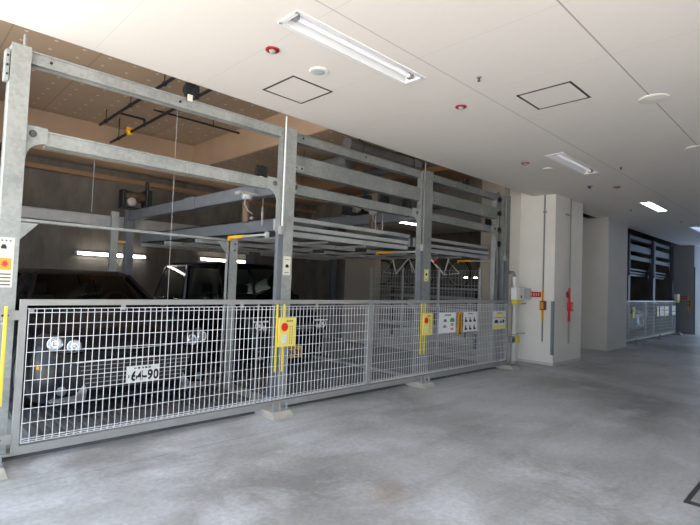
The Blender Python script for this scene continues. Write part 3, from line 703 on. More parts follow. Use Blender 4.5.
# soffit pipes
def pipe(name, pts, r, m, label, cat, hang=(), grp=None):
    t = thing(name, label, cat, pts[0], grp)
    MB().tube(pts, r, 10).build('pipe', m, t, True)
    for p in hang: MB().cyl(p, (p[0], p[1], SZ), .008, 6).build('hanger', 'dark', t); 
    for p in hang: MB().torus(p, (0, 1, 0) if abs(pts[0][1]-pts[1][1]) > .1 else (1, 0, 0), r+.006, .006, 14, 5).build('clamp', 'dark', t)
    return t
pz = 3.92
t = pipe('sprinkler_pipe', [(2.55, 4.6, pz), (2.55, .6, pz)], .022, 'dark', 'black ceiling pipe over the black car, left of the yellow valve', 'pipe', [(2.55, 4.3, pz), (2.55, 3.2, pz), (2.55, 2.0, pz)], 'black pipes under the garage ceiling')
MB().tube([(2.55, 3.7, pz), (2.95, 3.7, pz), (2.95, 3.7, 3.80)], .018, 8).build('branch', 'dark', t, True)
t = pipe('sprinkler_pipe', [(2.86, 5.0, 3.76), (2.86, .6, 3.76)], .022, 'dark', 'black ceiling pipe carrying a yellow valve', 'pipe', [(2.86, 4.6, 3.76), (2.86, 1.8, 3.76)], 'black pipes under the garage ceiling')
MB().lathe((2.86, 4.0, 3.76), (0, 1, 0), [(.03, 0), (.055, .03), (.055, .1), (.03, .13)], 14).box(2.80, 2.92, 4.04, 4.08, 3.76, 3.84).build('valve', 'lock', t, True)
pipe('sprinkler_pipe', [(2.9, 3.2, 3.95), (4.4, 3.2, 3.95)], .016, 'dark', 'thin dark cross pipe near the brown cross beam', 'pipe', [(3.9, 3.2, 3.95)], 'black pipes under the garage ceiling')
pipe('duct_pipe', [(4.75, .8, 3.40), (6.4, .8, 3.40)], .10, 'duct', 'grey insulated pipe above the second bay', 'duct', [(5.0, .8, 3.4), (6.2, .8, 3.4)], 'grey insulated pipes')
pipe('duct_pipe', [(6.6, 2.2, 3.5), (6.6, .5, 3.5)], .09, 'duct', 'grey insulated pipe above the third bay', 'duct', [(6.6, 1.5, 3.5)], 'grey insulated pipes')
pipe('duct_pipe', [(4.7, 2.1, 3.30), (5.2, 2.1, 3.30), (5.2, 1.2, 3.30)], .11, 'duct', 'bent grey insulated pipe between the beams of the second bay', 'duct', [(5.0, 2.1, 3.30)], 'grey insulated pipes')

# lamps on the rear wall
def wall_lamp(x0, x1, z, label, y=5.9):
    t = thing('wall_lamp', label, 'wall light', ((x0+x1)/2, y, z), 'fluorescent lights on the rear wall')
    MB().box(x0, x1, y-.05, y, z, z+.07).build('housing', 'lampwhite', t, bevel=.006)
    MB().cyl((x0+.03, y-.075, z+.025), (x1-.03, y-.075, z+.025), .022, 12).build('tube', 'tube_wall', t, True)
    for xx in (x0+.015, x1-.015): MB().box(xx-.015, xx+.015, y-.1, y-.05, z, z+.05).build('socket', 'lampwhite', t)
wall_lamp(2.62, 3.93, 1.735, 'lit fluorescent tube on the rear wall above the black car')
wall_lamp(5.10, 6.42, 1.77, 'lit fluorescent tube on the rear wall above the small boxy car')
t = thing('ceiling_lamp', 'lit tube in the bicycle room seen left of the third post', 'ceiling light', (10.7, 4.25, 3.1))
MB().box(10.05, 11.3, 4.2, 4.3, 3.12, 3.2).build('housing', 'lampwhite', t)
MB().cyl((10.08, 4.25, 3.1), (11.27, 4.25, 3.1), .022, 12).build('tube', 'tube_wall', t, True)
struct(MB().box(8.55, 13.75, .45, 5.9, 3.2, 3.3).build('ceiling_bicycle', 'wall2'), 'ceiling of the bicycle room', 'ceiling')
wl = thing('wall_pipe', 'pale round conduit fitting on the dark wall just right of the left edge post', 'pipe', (1.35, 5.86, 2.6))
MB().torus((1.52, 5.84, 2.74), (0, 1, 0), .07, .035, 20, 8).tube([(1.47, 5.84, 2.80), (1.40, 5.84, 2.90)], .035, 10).tube([(1.47, 5.84, 2.68), (1.40, 5.84, 2.60)], .035, 10).build('fitting', 'ltgrey', wl, True)

# ------------------------------------------------------------------ cars
def interp(keys, y):
    if y <= keys[0][0]: return keys[0][1]
    for (a, va), (b, vb) in zip(keys, keys[1:]):
        if y <= b:
            t = (y-a)/(b-a); return va + (vb-va)*t
    return keys[-1][1]
def car(name, label, X, Y, L, hw, T, Wk, wheels, gh, paint, plate, kind, zoff=.035, px=0.):
    """front faces -Y at y=Y; gh: cowl, roof front, roof rear, rear base, base z, roof z, base half width, roof half width"""
    t = thing(name, label, 'car', (X, Y+L/2, zoff), 'parked cars')
    P = lambda x, y, z: (X+x, Y+y, zoff+z)
    sill = .19; Ra = .345; zw = .335-zoff
    ys = [0, .03, .07, .12, .2]; y = .26
    while y < L-.2: ys.append(y); y += .045
    ys += [L-.12, L-.05, L]
    secs = []
    for y in ys:
        w = hw*interp(Wk, y); zt = interp(T, y); zb = interp([(0, .24), (.15, sill), (L-.2, sill), (L, .32)], y)
        for yw in wheels:
            if abs(y-yw) < Ra: zb = max(zb, zw + math.sqrt(Ra*Ra-(y-yw)**2)*.98)
        half = []
        for f, k in ((0, .965), (.12, .99), (.35, 1.0), (.62, .995), (.82, .975), (.93, .94), (.985, .87)): half.append((w*k, zb+(zt-zb)*f))
        crown = .045 if y < gh[0] else .01
        half += [(w*.62, zt+crown*.55), (w*.32, zt+crown*.9)]
        full = [(-a, b) for a, b in half] + [(0, zt+crown)] + [(a, b) for a, b in reversed(half)]
        secs.append([P(a, y, b) for a, b in full])
    body = MB().loft(secs).build('body', paint, t, True, angle=50)
    MB().box(X-hw*.7, X+hw*.7, Y+.2, Y+L-.2, zoff+.16, zoff+.34).build('underbody', 'dark', t)
    # greenhouse
    cy, rf, rr, rb, zb, zr, wb, wr = gh
    def ring(f):   # outline at fraction f from base to roof
        a, b, w = cy+(rf-cy)*f, rb+(rr-rb)*f, wb+(wr-wb)*f
        bow = .10*(1-f)+.05
        z = zb+(zr-zb)*f
        pts = [(-w*.94, a+bow), (-w*.6, a+bow*.35), (0, a), (w*.6, a+bow*.35), (w*.94, a+bow), (w, a+bow+.1), (w, (a+b)/2), (w, b-.1), (w*.94, b-.02), (0, b+.03), (-w*.94, b-.02), (-w, b-.1), (-w, (a+b)/2), (-w, a+bow+.1)]
        return [P(x, y, z) for x, y in pts]
    rings = [ring(f) for f in (0, .35, .7, .93)]
    MB().loft([rings[0], rings[1], rings[2], rings[3]], closed=True, caps=False).build('windows', 'glass', t, True, angle=40)
    top = ring(.93); r1 = ring(1.0)
    cen = [P(x*.80, gh[1]+.12+(y2)*(gh[2]-gh[1]-.24), zr+.035) for x, y2 in ((-wr, .0), (-wr*.6, 0), (0, 0), (wr*.6, 0), (wr, 0), (wr, .1), (wr, .5), (wr, .9), (wr, 1), (0, 1), (-wr, 1), (-wr, .9), (-wr, .5), (-wr, .1))]
    rm = MB().loft([top, r1, cen], closed=True, caps=False); o = len(rm.v); rm.f.append(tuple(range(28, 42)))
    rm.build('roof', paint, t, True, angle=60)
    for idx in (0, 4, 8, 10):
        a, b = Vector(rings[0][idx]), Vector(top[idx])
        MB().tube([a, Vector(rings[1][idx]), Vector(rings[2][idx]), b], .032, 8).build('pillar', paint, t, True)
    for s in (5, 12) if False else ():
        pass
    for sx in (-1, 1):
        a = Vector(P(sx*(wb+.004), (cy+rb)/2+.05, zb)); b = Vector(P(sx*(wr+.01), (rf+rr)/2+.05, zr-.03))
        MB().tube([a, a.lerp(b, .5), b], .035, 6).build('door_pillar', paint, t, True)
        MB().tube([Vector(P(sx*(hw*.985), cy+.25, zb-.01)), Vector(P(sx*(hw*.985), rb-.25, zb-.0))], .009, 6).build('belt_trim', 'chrome', t)
        # mirror
        mx = X+sx*(hw+.085)
        mi = MB().lathe((mx, Y+cy+.36, zoff+zb+.06), (0, 1, 0), [(.03, 0), (.085, .03), (.095, .08), (.09, .11)], 14).build('mirror', paint, t, True)
        MB().box(X+sx*(hw*.93), X+sx*(hw+.03), Y+cy+.38, Y+cy+.44, zoff+zb+.01, zoff+zb+.05).build('mirror_arm', 'dark', mi)
        for yd in ((cy+rb)/2-.1, (cy+rb)/2+.85):
            MB().box(X+sx*(hw*.985), X+sx*(hw*1.0+.02), Y+yd, Y+yd+.17, zoff+zb-.12, zoff+zb-.09).build('door_handle', 'chrome' if kind == 'sedan' else paint, t, bevel=.008)
        MB().box(X+sx*hw*.62, X+sx*hw*.9, Y+L-.03, Y+L+.012, zoff+zb-.3, zoff+zb-.06).build('tail_lamp', 'redlens', t, bevel=.02)
    for sx in (-.36, .36):
        se = MB().box(X+sx-.23, X+sx+.23, Y+rf+.35, Y+rf+.85, zoff+.45, zoff+.62).box(X+sx-.23, X+sx+.23, Y+rf+.78, Y+rf+.92, zoff+.6, zoff+1.08).build('seat', 'seat', t, bevel=.05)
        MB().box(X+sx-.12, X+sx+.12, Y+rf+.8, Y+rf+.9, zoff+1.1, zoff+1.26).build('headrest', 'seat', se, bevel=.04)
    MB().torus((X+.36, Y+cy+.72, zoff+zb+.02), (0, 1, .35), .18, .014, 24, 6).build('steering_wheel', 'dark', t, True)
    MB().prism([(Y+cy+.1, zoff+zb-.18), (Y+cy+.5, zoff+zb-.1), (Y+cy+.55, zoff+zb+.01), (Y+cy+.15, zoff+zb+.01)], 'x', X-wb*.9, X+wb*.9).build('dashboard', 'seat', t)
    # wheels
    for yw in wheels:
        for sx in (-1, 1):
            c = (X+sx*(hw-.21), Y+yw, zoff+zw)
            w = MB().lathe(c, (sx, 0, 0), [(.17, 0), (.29, 0), (.305, .02), (.305, .17), (.285, .2), (.2, .2), (.19, .17)], 32).build('wheel', 'tyre', t, True)
            rm = MB().lathe(c, (sx, 0, 0), [(.19, .16), (.19, .19), (.17, .185), (.165, .14)], 28)
            for k in range(5):
                a = 2*PI*k/5
                rm.cyl((c[0]+sx*.17, c[1], c[2]), (c[0]+sx*.175, c[1]+.17*math.cos(a), c[2]+.17*math.sin(a)), .026, 6, .018)
            rm.lathe(c, (sx, 0, 0), [(.04, .14), (.04, .185), (.02, .19)], 14)
            rm.build('rim', 'rim', w, True)
    fr = -.012
    if kind == 'sedan':
        for sx in (-1, 1):
            # head lamp: dark housing swept round the corner with two round reflectors
            hp = [P(sx*.50, .035, .66), P(sx*.66, .075, .65), P(sx*.80, .16, .68), P(sx*.845, .34, .77), P(sx*.78, .30, .815), P(sx*.62, .18, .79), P(sx*.50, .09, .735)]
            out = [Vector(p)+Vector((sx*.012, -.03, .006)) for p in hp]
            n = len(hp)
            h = MB().add(hp+[tuple(v) for v in out], [tuple(range(n)), tuple(range(2*n-1, n-1, -1))]+[(i, (i+1) % n, (i+1) % n+n, i+n) for i in range(n)]).build('head_lamp', 'dark', t, True)
            for xx, yy, zz, r in ((.575, .02, .712, .06), (.72, .08, .735, .064)):
                MB().lathe(P(sx*xx, yy+.03, zz), (sx*.25, -1, .15), [(r, 0), (r, .03), (r*.88, .036), (r*.8, .02), (r*.5, .004), (r*.42, .004), (r*.38, .03), (.005, .036)], 22).build('reflector', 'chrome', h, True)
            f = MB().prism([(X+sx*.47, zoff+.20), (X+sx*.76, zoff+.22), (X+sx*.73, zoff+.25), (X+sx*.56, zoff+.265), (X+sx*.49, zoff+.36), (X+sx*.455, zoff+.36)], 'y', Y-.005, Y+.10).build('fog_lamp_trim', 'chrome', t)
            MB().lathe(P(sx*.66, .06, .315), (sx*.2, -1, 0), [(.042, 0), (.042, .06), (.03, .066)], 16).build('fog_lamp', 'lens', f, True)
            MB().box(X+sx*.80, X+sx*.84, Y+.16, Y+.2, zoff+.50, zoff+.53).build('side_marker', 'lock', t, bevel=.006)
        g = [(X-.56, zoff+.56), (X+.56, zoff+.56), (X+.46, zoff+.30), (X-.46, zoff+.30)]
        gr = MB().prism(g, 'y', Y-.006, Y+.06).build('grille', 'dark', t)
        bars = MB()
        for k in range(6):
            z = .325+k*.04; w = .47+.08*k/6
            bars.box(X-w, X+w, Y-.014, Y-.004, zoff+z, zoff+z+.008)
        bars.build('grille_bar', 'dkchrome', gr)
        MB().tube([P(-.57, -.01, .565), P(-.3, -.02, .572), P(.3, -.02, .572), P(.57, -.01, .565)], .011, 8).build('grille_trim', 'chrome', gr, True)
        MB().tube([P(-.5, .03, .685), P(0, .0, .665), P(.5, .03, .685)], .009, 6).build('hood_trim', 'chrome', t, True)
    else:
        for sx in (-1, 1):
            hp = [(X+sx*.43, zoff+.62), (X+sx*.66, zoff+.61), (X+sx*.69, zoff+.80), (X+sx*.6, zoff+.815), (X+sx*.45, zoff+.74)]
            h = MB().prism(hp, 'y', Y+.0, Y+.16).build('head_lamp', 'dark', t)
            for xx, zz, r in ((.58, .72, .062), (.485, .68, .035)):
                MB().lathe(P(sx*xx, .03, zz), (0, -1, 0), [(r, 0), (r, .04), (r*.88, .046), (r*.8, .03), (r*.5, .014), (r*.4, .014), (r*.38, .036), (.005, .042)], 20).build('reflector', 'bowl', h, True)
            MB().box(X+sx*.43, X+sx*.68, Y-.008, Y+.02, zoff+.765, zoff+.785).build('lamp_trim', 'bowl', h)
            f = MB().lathe(P(sx*.55, .05, .33), (0, -1, 0), [(.055, 0), (.055, .05), (.04, .056), (.035, .04)], 18).build('fog_lamp', 'lens', t, True)
            MB().prism([(X+sx*.46, zoff+.25), (X+sx*.62, zoff+.25), (X+sx*.63, zoff+.41), (X+sx*.60, zoff+.41), (X+sx*.59, zoff+.28), (X+sx*.46, zoff+.275)], 'y', Y-.004, Y+.06).build('bumper_trim', 'chrome', t)
        gr = MB().box(X-.4, X+.4, Y-.006, Y+.06, zoff+.60, zoff+.72).build('grille', 'dark', t, bevel=.02)
        MB().box(X-.4, X+.4, Y-.016, Y-.004, zoff+.65, zoff+.67).build('grille_bar', 'chrome', gr)
    # number plate
    pz0 = zoff + (.328 if kind == 'sedan' else .24)
    X += px
    pl = MB().box(X-.165, X+.165, Y-.034, Y-.026, pz0, pz0+.165).build('number_plate', plate[0], t, bevel=.004)
    MB().box(X-.1, X+.1, Y-.028, Y, pz0+.04, pz0+.1).build('plate_bracket', 'dark', pl)
    if plate[1]:
        text(plate[1], .135, (X+.02, Y-.0345, pz0+.062), '-y', 'black', 'plate_number', pl, .0006, .88, .0045)
        w = MB()
        for k in range(5): w.box(X-.09+k*.035, X-.068+k*.035, Y-.0352, Y-.034, pz0+.135, pz0+.15)
        w.box(X-.145, X-.128, Y-.0352, Y-.034, pz0+.05, pz0+.08).build('plate_lettering', 'black', pl)
    return t
Wk1 = [(0, .70), (.03, .80), (.07, .87), (.14, .93), (.3, .98), (.6, 1.), (4.0, 1.), (4.35, .95), (4.5, .82)]
T1 = [(0, .56), (.03, .63), (.08, .69), (.16, .745), (.35, .81), (.8, .90), (1.2, .96), (1.5, .985), (3.6, 1.01), (4.3, .98), (4.45, .92), (4.5, .82)]
car('sedan_car', 'black car with white 64-90 plate in the first bay', 1.92, .74, 4.5, .885, T1, Wk1, (.85, 3.5), (1.15, 1.93, 3.35, 4.25, .97, 1.40, .79, .57), 'paint1', ('white', '64-90'), 'sedan', -.003, .045)
Wk2 = [(0, .78), (.03, .87), (.07, .92), (.14, .96), (.3, .99), (.6, 1.), (3.0, 1.), (3.3, .97), (3.4, .9)]
T2 = [(0, .60), (.03, .72), (.08, .80), (.2, .88), (.5, .96), (.8, 1.0), (3.2, 1.02), (3.35, .98), (3.4, .9)]
car('boxy_car', 'small boxy black car with yellow plate in the second bay', 4.38, 1.42, 3.4, .735, T2, Wk2, (.62, 2.82), (.62, 1.15, 3.1, 3.36, .98, 1.58, .70, .60), 'paint2', ('plateyel', '58-31'), 'kei')

# ------------------------------------------------------------------ mesh fence and bicycle room
t = thing('mesh_fence', 'tall wire mesh fence at the bicycle room opening', 'fence', (8.33, 2.1, 0))
for yy in (.70, 1.66, 2.62, 3.58):
    MB().cyl((8.32, yy, 0), (8.32, yy, 1.78), .028, 10).build('post', 'machine', t, True)
mb = MB(); yy = .72
while yy < 3.57: mb.box(8.30, 8.304, yy, yy+.004, .1, 1.72); yy += .075
for k in range(12): mb.box(8.296, 8.300, .7, 3.58, .12+k*.145, .126+k*.145)
mb.build('mesh_panel', 'ltgrey', t)

t = thing('bicycle_rack', 'dark two tier rack under the raised bicycles', 'rack', (10.3, 3., 0))
for x in (9.7, 10.3): 
    for yy in (1.6, 4.6): MB().box(x-.03, x+.03, yy-.03, yy+.03, 0, 1.36).build('upright', 'dark', t)
for z in (.35, .8, 1.1, 1.32):
    MB().box(9.66, 9.72, 1.3, 5.0, z, z+.05).box(10.28, 10.34, 1.3, 5.0, z, z+.05).build('rail', 'machine', t)
for x in (9.85, 10.1): MB().box(x-.03, x+.03, 1.3, 5.0, 1.36, 1.39).build('tray', 'dark', t)
MB().box(9.7, 10.3, 1.6, 1.64, 1.31, 1.36).box(9.7, 10.3, 4.56, 4.6, 1.31, 1.36).build('tie_bar', 'dark', t)

def bicycle(x, y, z, flip, label, step):
    t = thing('bicycle', label, 'bicycle', (x, y, z), 'bicycles on the upper rack')
    R = .33; s = -1 if flip else 1
    A = (x, y-s*.52, z+R); B = (x, y+s*.52, z+R)                # A rear wheel hub, B front hub
    bb = (x, y-s*.08, z+.29); st = (x, y-s*.24, z+.80); hd = (x, y+s*.33, z+.88); hb = (x, y+s*.36, z+.70)
    for c in (A, B):
        w = MB().torus(c, (1, 0, 0), R-.02, .018, 32, 6).build('wheel', 'tyre', t, True)
        sp = MB()
        for k in range(12): a = 2*PI*k/12; sp.cyl(c, (c[0], c[1]+(R-.03)*math.cos(a), c[2]+(R-.03)*math.sin(a)), .0022, 4)
        sp.torus(c, (1, 0, 0), R-.045, .008, 28, 5).build('spokes', 'rim', w)
    fr = MB()
    fr.tube([hb, bb], .024, 8).tube([bb, st], .02, 8).tube([bb, A], .012, 6).tube([(st[0], st[1]+s*.03, st[2]-.18), A], .011, 6).tube([hd, hb], .022, 8)
    if not step: fr.tube([(hd[0], hd[1], hd[2]-.08), (st[0], st[1], st[2]-.1)], .02, 8)
    fr.build('frame', 'bikewhite', t, True)
    MB().tube([hb, (B[0]-.05, B[1], B[2]+.0)], .012, 6).tube([hb, (B[0]+.05, B[1], B[2])], .012, 6).build('fork', 'bikewhite', t, True)
    MB().tube([hd, (hd[0], hd[1], hd[2]+.14)], .014, 8).tube([(x-.26, hd[1]-s*.14, hd[2]+.16), (x-.1, hd[1], hd[2]+.14), (x+.1, hd[1], hd[2]+.14), (x+.26, hd[1]-s*.14, hd[2]+.16)], .012, 8).build('handlebar', 'dark', t, True)
    MB().tube([st, (st[0], st[1]-s*.03, st[2]+.12)], .014, 8).build('seat_post', 'rim', t, True)
    yy = st[1]-s*.03
    MB().prism([(x-.03, yy+s*.16), (x+.03, yy+s*.16), (x+.09, yy-s*.1), (x-.09, yy-s*.1)], 'z', st[2]+.11, st[2]+.16).build('saddle', 'dark', t, bevel=.015)
    MB().torus(bb, (1, 0, 0), .085, .008, 20, 5).tube([(x+.05, bb[1], bb[2]), (x+.07, bb[1]+.12, bb[2]-.12)], .01, 6).tube([(x-.05, bb[1], bb[2]), (x-.07, bb[1]-.12, bb[2]+.12)], .01, 6).build('crank', 'rim', t, True)
    for c in (A, B):
        pts = [(x, c[1]+(R+.03)*math.cos(a), c[2]+(R+.03)*math.sin(a)) for a in [PI*(.1+.8*k/8) for k in range(9)]]
        MB().tube(pts, .016, 6).build('mudguard', 'dark', t, True)
    if step:
        MB().box(x-.16, x+.16, B[1]+s*.02, B[1]+s*.28, z+.78, z+1.0).build('basket', 'dark', t, bevel=.02)
    return t
bicycle(9.85, 4.05, 1.39, True, 'grey framed bicycle on the rack left of the third post', True)
b2 = bicycle(10.1, 2.85, 1.39, False, 'white framed bicycle on the rack right of the third post', False)
rl = MB().lathe((10.1, 3.5, 2.13), (0, -1, 0), [(.05, 0), (.05, .03), (.02, .04)], 14).build('red_reflector', 'red', None, True, loc=(10.1, 3.5, 2.13))
ORG.pop(rl.name); rl.parent = b2; rl.location = Vector((10.1, 3.05, 2.0)) - Vector(b2.location)
for i, yy in enumerate((2.82, 3.12)):
    t = thing('small_lamp', ['small bright lamp in the bicycle room, right of the pair', 'small bright lamp in the bicycle room, left of the pair'][i], 'lamp', (11.6, yy-.05, 1.64))
    MB().box(11.57, 11.63, yy-.13, yy+.03, 1.6, 1.7).build('housing', 'dark', t)
    MB().box(11.56, 11.572, yy-.10, yy+.0, 1.64, 1.67).build('face', 'tube_wall', t)
    MB().cyl((11.6, yy-.05, 0), (11.6, yy-.05, 1.6), .02, 8).build('stand', 'dark', t)

# ------------------------------------------------------------------ devices on the pillar
dev = []
t = thing('control_box', 'white control box with yellow base beside the pillar end post', 'control box', (8.42, .05, 1.17)); dev.append(t)
MB().box(8.29, 8.60, -.07, .04, 1.20, 1.42).build('case', 'lampwhite', t, bevel=.006)
MB().box(8.31, 8.50, -.07, .04, 1.12, 1.20).build('yellow_base', 'yellow', t, bevel=.006)
MB().box(8.40, 8.57, -.073, -.07, 1.22, 1.40).build('panel', 'cream', t); MB().box(8.45, 8.49, -.076, -.073, 1.23, 1.28).build('key_switch', 'black', t)
t = thing('white_pipe', 'white floor standing pipe beside the pillar end post', 'pipe', (8.52, .09, 0)); dev.append(t)
MB().cyl((8.52, .09, 0), (8.52, .09, 1.62), .045, 14).build('pipe', 'pipew', t, True)
MB().tube([(8.52, .09, 1.62), (8.46, .09, 1.70), (8.32, .09, 1.70)], .03, 10).build('elbow', 'conduit', t, True)
for z in (.55, 1.12): MB().torus((8.52, .09, z), (0, 0, 1), .048, .006, 18, 6).box(8.56, 8.992, .085, .095, z-.008, z+.008).build('clamp', 'conduit', t)
t = thing('wall_box', 'grey wall box between the control box and red banner', 'box', (8.83, .07, 1.2)); dev.append(t)
MB().box(8.922, 9.000, -.01, .14, 1.20, 1.41).build('case', 'ltgrey', t, bevel=.006)
MB().box(8.917, 8.922, .085, .12, 1.23, 1.38).build('door_window', 'ink', t)
t = thing('photo_sensor', 'yellow and grey sensor low on the white pipe', 'sensor', (8.45, 0, .43)); dev.append(t)
MB().box(8.32, 8.47, -.03, .04, .41, .52).build('bracket', 'plastic', t, bevel=.005)
MB().lathe((8.36, -.03, .465), (0, -1, 0), [(.025, 0), (.025, .01)], 12).build('eye', 'black', t)
MB().box(8.50, 8.62, -.05, .03, .40, .52).build('head', 'yellow', t, bevel=.015)
dev[-1].location.y += .05
t = thing('red_banner', 'small red banner with white characters on the pillar', 'sign', (8.992, -.14, 1.25)); dev.append(t)
MB().box(8.987, 9.000, -.255, -.025, 1.255, 1.355).build('panel', 'red', t, bevel=.003)
w = MB()
for k in range(4):
    c = -.075-k*.046
    w.box(8.9855, 8.987, c-.012, c+.012, 1.325, 1.331).box(8.9855, 8.987, c-.003, c+.003, 1.285, 1.331).box(8.9855, 8.987, c-.014, c+.014, 1.303, 1.309).box(8.9855, 8.987, c-.012, c+.012, 1.283, 1.289)
w.build('lettering', 'white', t)
t = thing('alarm_conduit', 'grey and yellow conduit with orange alarm box beside the red banner', 'conduit', (8.972, -.3, .43)); dev.append(t)
MB().cyl((8.977, -.30, 1.40), (8.977, -.30, CZ), .014, 8).cyl((8.977, -.30, .43), (8.977, -.30, .82), .014, 8).build('pipe', 'conduit', t, True)
MB().cyl((8.977, -.30, .82), (8.977, -.30, 1.40), .02, 8).build('yellow_sleeve', 'lock', t, True)
bx = MB().box(8.912, 9.000, -.365, -.265, 1.02, 1.19).build('alarm_case', 'maroon', t, bevel=.008)
MB().box(8.908, 8.912, -.345, -.275, 1.04, 1.17).build('alarm_face', 'amber', bx)
MB().box(8.972, 9.000, -.33, -.27, 2.86, 2.89).build('saddle', 'conduit', t)
for q in dev[-2:]: q.location.y += .05
t = thing('corner_guard', 'grey corner guard strip on the near pillar corner', 'corner guard', (8.87, -.45, .22)); dev.append(t)
MB().box(8.987, 9.000, -.465, -.40, .20, 1.19).box(8.987, 8.93, -.465, -.452, .20, 1.19).build('strip', 'guard', t, bevel=.003)
t = thing('hydrant_conduit', 'red banded conduit with round bell on the front of the pillar', 'conduit', (9.65, -.47, .38)); dev.append(t)
MB().cyl((9.65, -.475, 1.45), (9.65, -.475, CZ), .014, 8).cyl((9.65, -.475, .38), (9.65, -.475, .80), .014, 8).build('pipe', 'conduit', t, True)
MB().cyl((9.65, -.475, .80), (9.65, -.475, 1.45), .022, 8).build('red_sleeve', 'red', t, True)
MB().lathe((9.60, -.45, 1.32), (0, -1, 0), [(.06, 0), (.065, .015), (.05, .035), (.02, .045)], 22).build('bell', 'maroon', t, True)
bx = MB().box(9.60, 9.72, -.53, -.452, 1.0, 1.18).build('alarm_case', 'red', t, bevel=.008)
MB().box(9.63, 9.69, -.534, -.53, 1.04, 1.14).build('alarm_face', 'amber', bx)
MB().box(9.45, 9.66, -.47, -.452, 2.86, 2.89).build('saddle', 'conduit', t)

# floor drain cover at the right edge
t = thing('floor_hatch', 'dark framed floor hatch at the right edge of the photo', 'floor hatch', (4.3, -3.8, 0))
MB().box(3.98, 4.03, -4.1, -3.47, 0, .006).box(4.6, 4.64, -4.1, -3.47, 0, .006).box(4.03, 4.6, -3.5, -3.47, 0, .006).box(4.03, 4.6, -4.1, -4.07, 0, .006).build('frame', 'drain', t)
MB().box(4.03, 4.6, -4.07, -3.5, 0, .004).build('cover', 'floor', t)

# ------------------------------------------------------------------ the second parking machine further along
OFF = (12.1, 0, 0)
copy_tree(gate, OFF, 'second wire mesh gate beyond the pillars, near the exit')
for i in (1, 2, 3):
    copy_tree(posts[i], OFF, ['', 'first visible post of the far parking bay behind the second pillar', 'middle post of the far parking bay beyond the pillars', 'last post of the far parking bay beside the exit'][i])
objs = list(col.objects)
far_lab = {'top_beam': 'uppermost', 'middle_beam': 'middle', 'lower_beam': 'lower'}
for o in objs:
    base = o.name.split('.')[0]
    if o.parent is None and base in far_lab and o.get('label') and ('second bay' in o['label'] or 'third bay' in o['label']):
        w = 'nearer' if 'second bay' in o['label'] else 'farther'
        copy_tree(o, OFF, f'{far_lab[base]} beam over the {w} bay of the far parking machine')
    if o.parent is None and base == 'button_sign': copy_tree(o, OFF, 'yellow sign at the ' + ('left' if o.location.x < 4 else 'middle') + ' of the far gate beyond the pillars')
    if o.parent is None and base in ('notice_board', 'pictogram_board', 'height_notice', 'warning_strip'):
        copy_tree(o, OFF, {'notice_board': 'white notice leftmost on the far gate', 'pictogram_board': 'white pictogram notice on the far gate', 'height_notice': 'white and yellow notice at the right end of the far gate', 'warning_strip': 'orange strip notice on the far gate'}[base])
for o in objs:
    base = o.name.split('.')[0]
    if o.parent is None and base == 'anchor_block' and o.location.x > 2: copy_tree(o, OFF, 'anchor block under the ' + ('left' if o.location.x < 4 else 'middle' if o.location.x < 7 else 'right') + ' post of the far gate')
    if o.parent is None and base == 'car_pallet' and 'raised' in o['label']: copy_tree(o, OFF, 'raised pallet in the ' + ('nearer' if o.location.x < 5 else 'farther') + ' bay of the far parking machine')
    if False and base == 'rear_post' and o.location.x > 3: copy_tree(o, OFF, 'rear post at the ' + ('left' if o.location.x < 4 else 'middle' if o.location.x < 7 else 'right') + ' of the far parking machine')
for o in dev:
    base = o.name.split('.')[0]
    if base in ('control_box', 'red_banner', 'alarm_conduit'):
        copy_tree(o, (11.95, .0, 0), {'control_box': 'white control box on the shaded far pillar', 'red_banner': 'red banner on the shaded far pillar', 'alarm_conduit': 'conduit with alarm box on the shaded far pillar', 'photo_sensor': 'sensor low beside the shaded far pillar'}[base])
car('white_car', 'white car behind the far gate beyond the pillars', 18.85, .62, 4.5, .885, T1, Wk1, (.85, 3.5), (1.15, 1.93, 3.35, 4.25, .97, 1.40, .79, .57), 'paint3', ('white', ''), 'sedan')

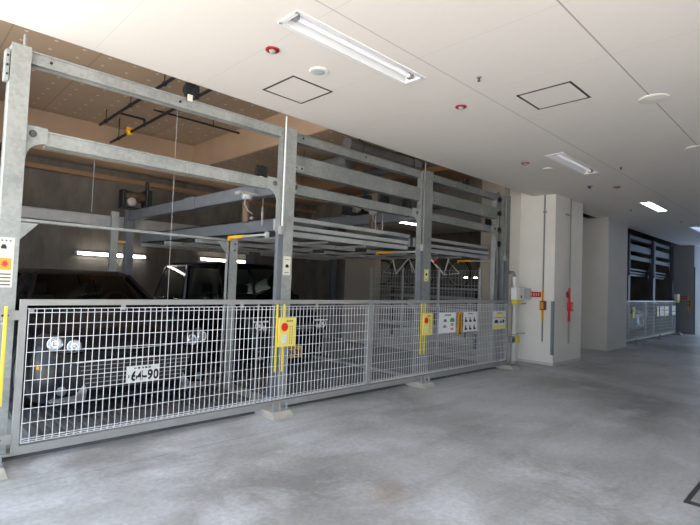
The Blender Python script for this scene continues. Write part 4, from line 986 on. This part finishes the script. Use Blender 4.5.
# shade on the far machine is put into a darker steel colour
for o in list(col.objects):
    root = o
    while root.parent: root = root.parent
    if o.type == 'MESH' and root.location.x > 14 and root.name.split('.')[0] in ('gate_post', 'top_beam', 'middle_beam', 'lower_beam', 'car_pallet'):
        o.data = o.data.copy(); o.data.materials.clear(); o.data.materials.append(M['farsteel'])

# ------------------------------------------------------------------ light, world, camera
w = bpy.data.worlds.new('World'); scene.world = w; w.use_nodes = True
bg = w.node_tree.nodes['Background']; bg.inputs[0].default_value = (.66, .82, 1.0, 1); bg.inputs[1].default_value = 3.2

def area(name, loc, rot, sx, sy, power, color):
    l = bpy.data.lights.new(name, 'AREA'); l.shape = 'RECTANGLE'; l.size = sx; l.size_y = sy; l.energy = power; l.color = color
    o = bpy.data.objects.new(name, l); col.objects.link(o); o.location = loc; o.rotation_euler = rot; return o
su = bpy.data.lights.new('sun', 'SUN'); su.energy = 24; su.angle = .01; su.color = (1, .95, .885)
area('garage_fill_light', (4.3, .12, 3.75), (math.radians(75), 0, 0), 7.4, .3, 17, (1, .93, .85))  # unseen area light added to brighten the dark garage interior
area('bicycle_room_light', (10.8, 3.2, 3.15), (0, 0, 0), 2.0, 1.0, 13, (1, .95, .9))
so = bpy.data.objects.new('sun', su); col.objects.link(so); so.rotation_euler = (math.radians(-14), 0, 0)

yaw, pitch, roll, f = math.radians(45.84593221), math.radians(2.37239454), math.radians(2.12901113), 483.68
cd = bpy.data.cameras.new('camera'); cam = bpy.data.objects.new('camera', cd); col.objects.link(cam)
cy, sy = math.cos(yaw), math.sin(yaw)
F = Vector((cy*math.cos(pitch), sy*math.cos(pitch), math.sin(pitch))); R0 = Vector((sy, -cy, 0)); U0 = R0.cross(F)
R = R0*math.cos(roll)+U0*math.sin(roll); U = -R0*math.sin(roll)+U0*math.cos(roll)
mw = Matrix((R, U, -F)).transposed().to_4x4(); mw.translation = (0, -4.25, 1.40)
cam.matrix_world = mw
cd.sensor_width = 36; cd.lens = f*36/700; cd.clip_start = .05; cd.clip_end = 300
scene.camera = cam
scene.view_settings.view_transform = 'Standard'
scene.view_settings.look = 'None'
scene.view_settings.exposure = .1
scene.cycles.max_bounces = 8
scene.cycles.diffuse_bounces = 5
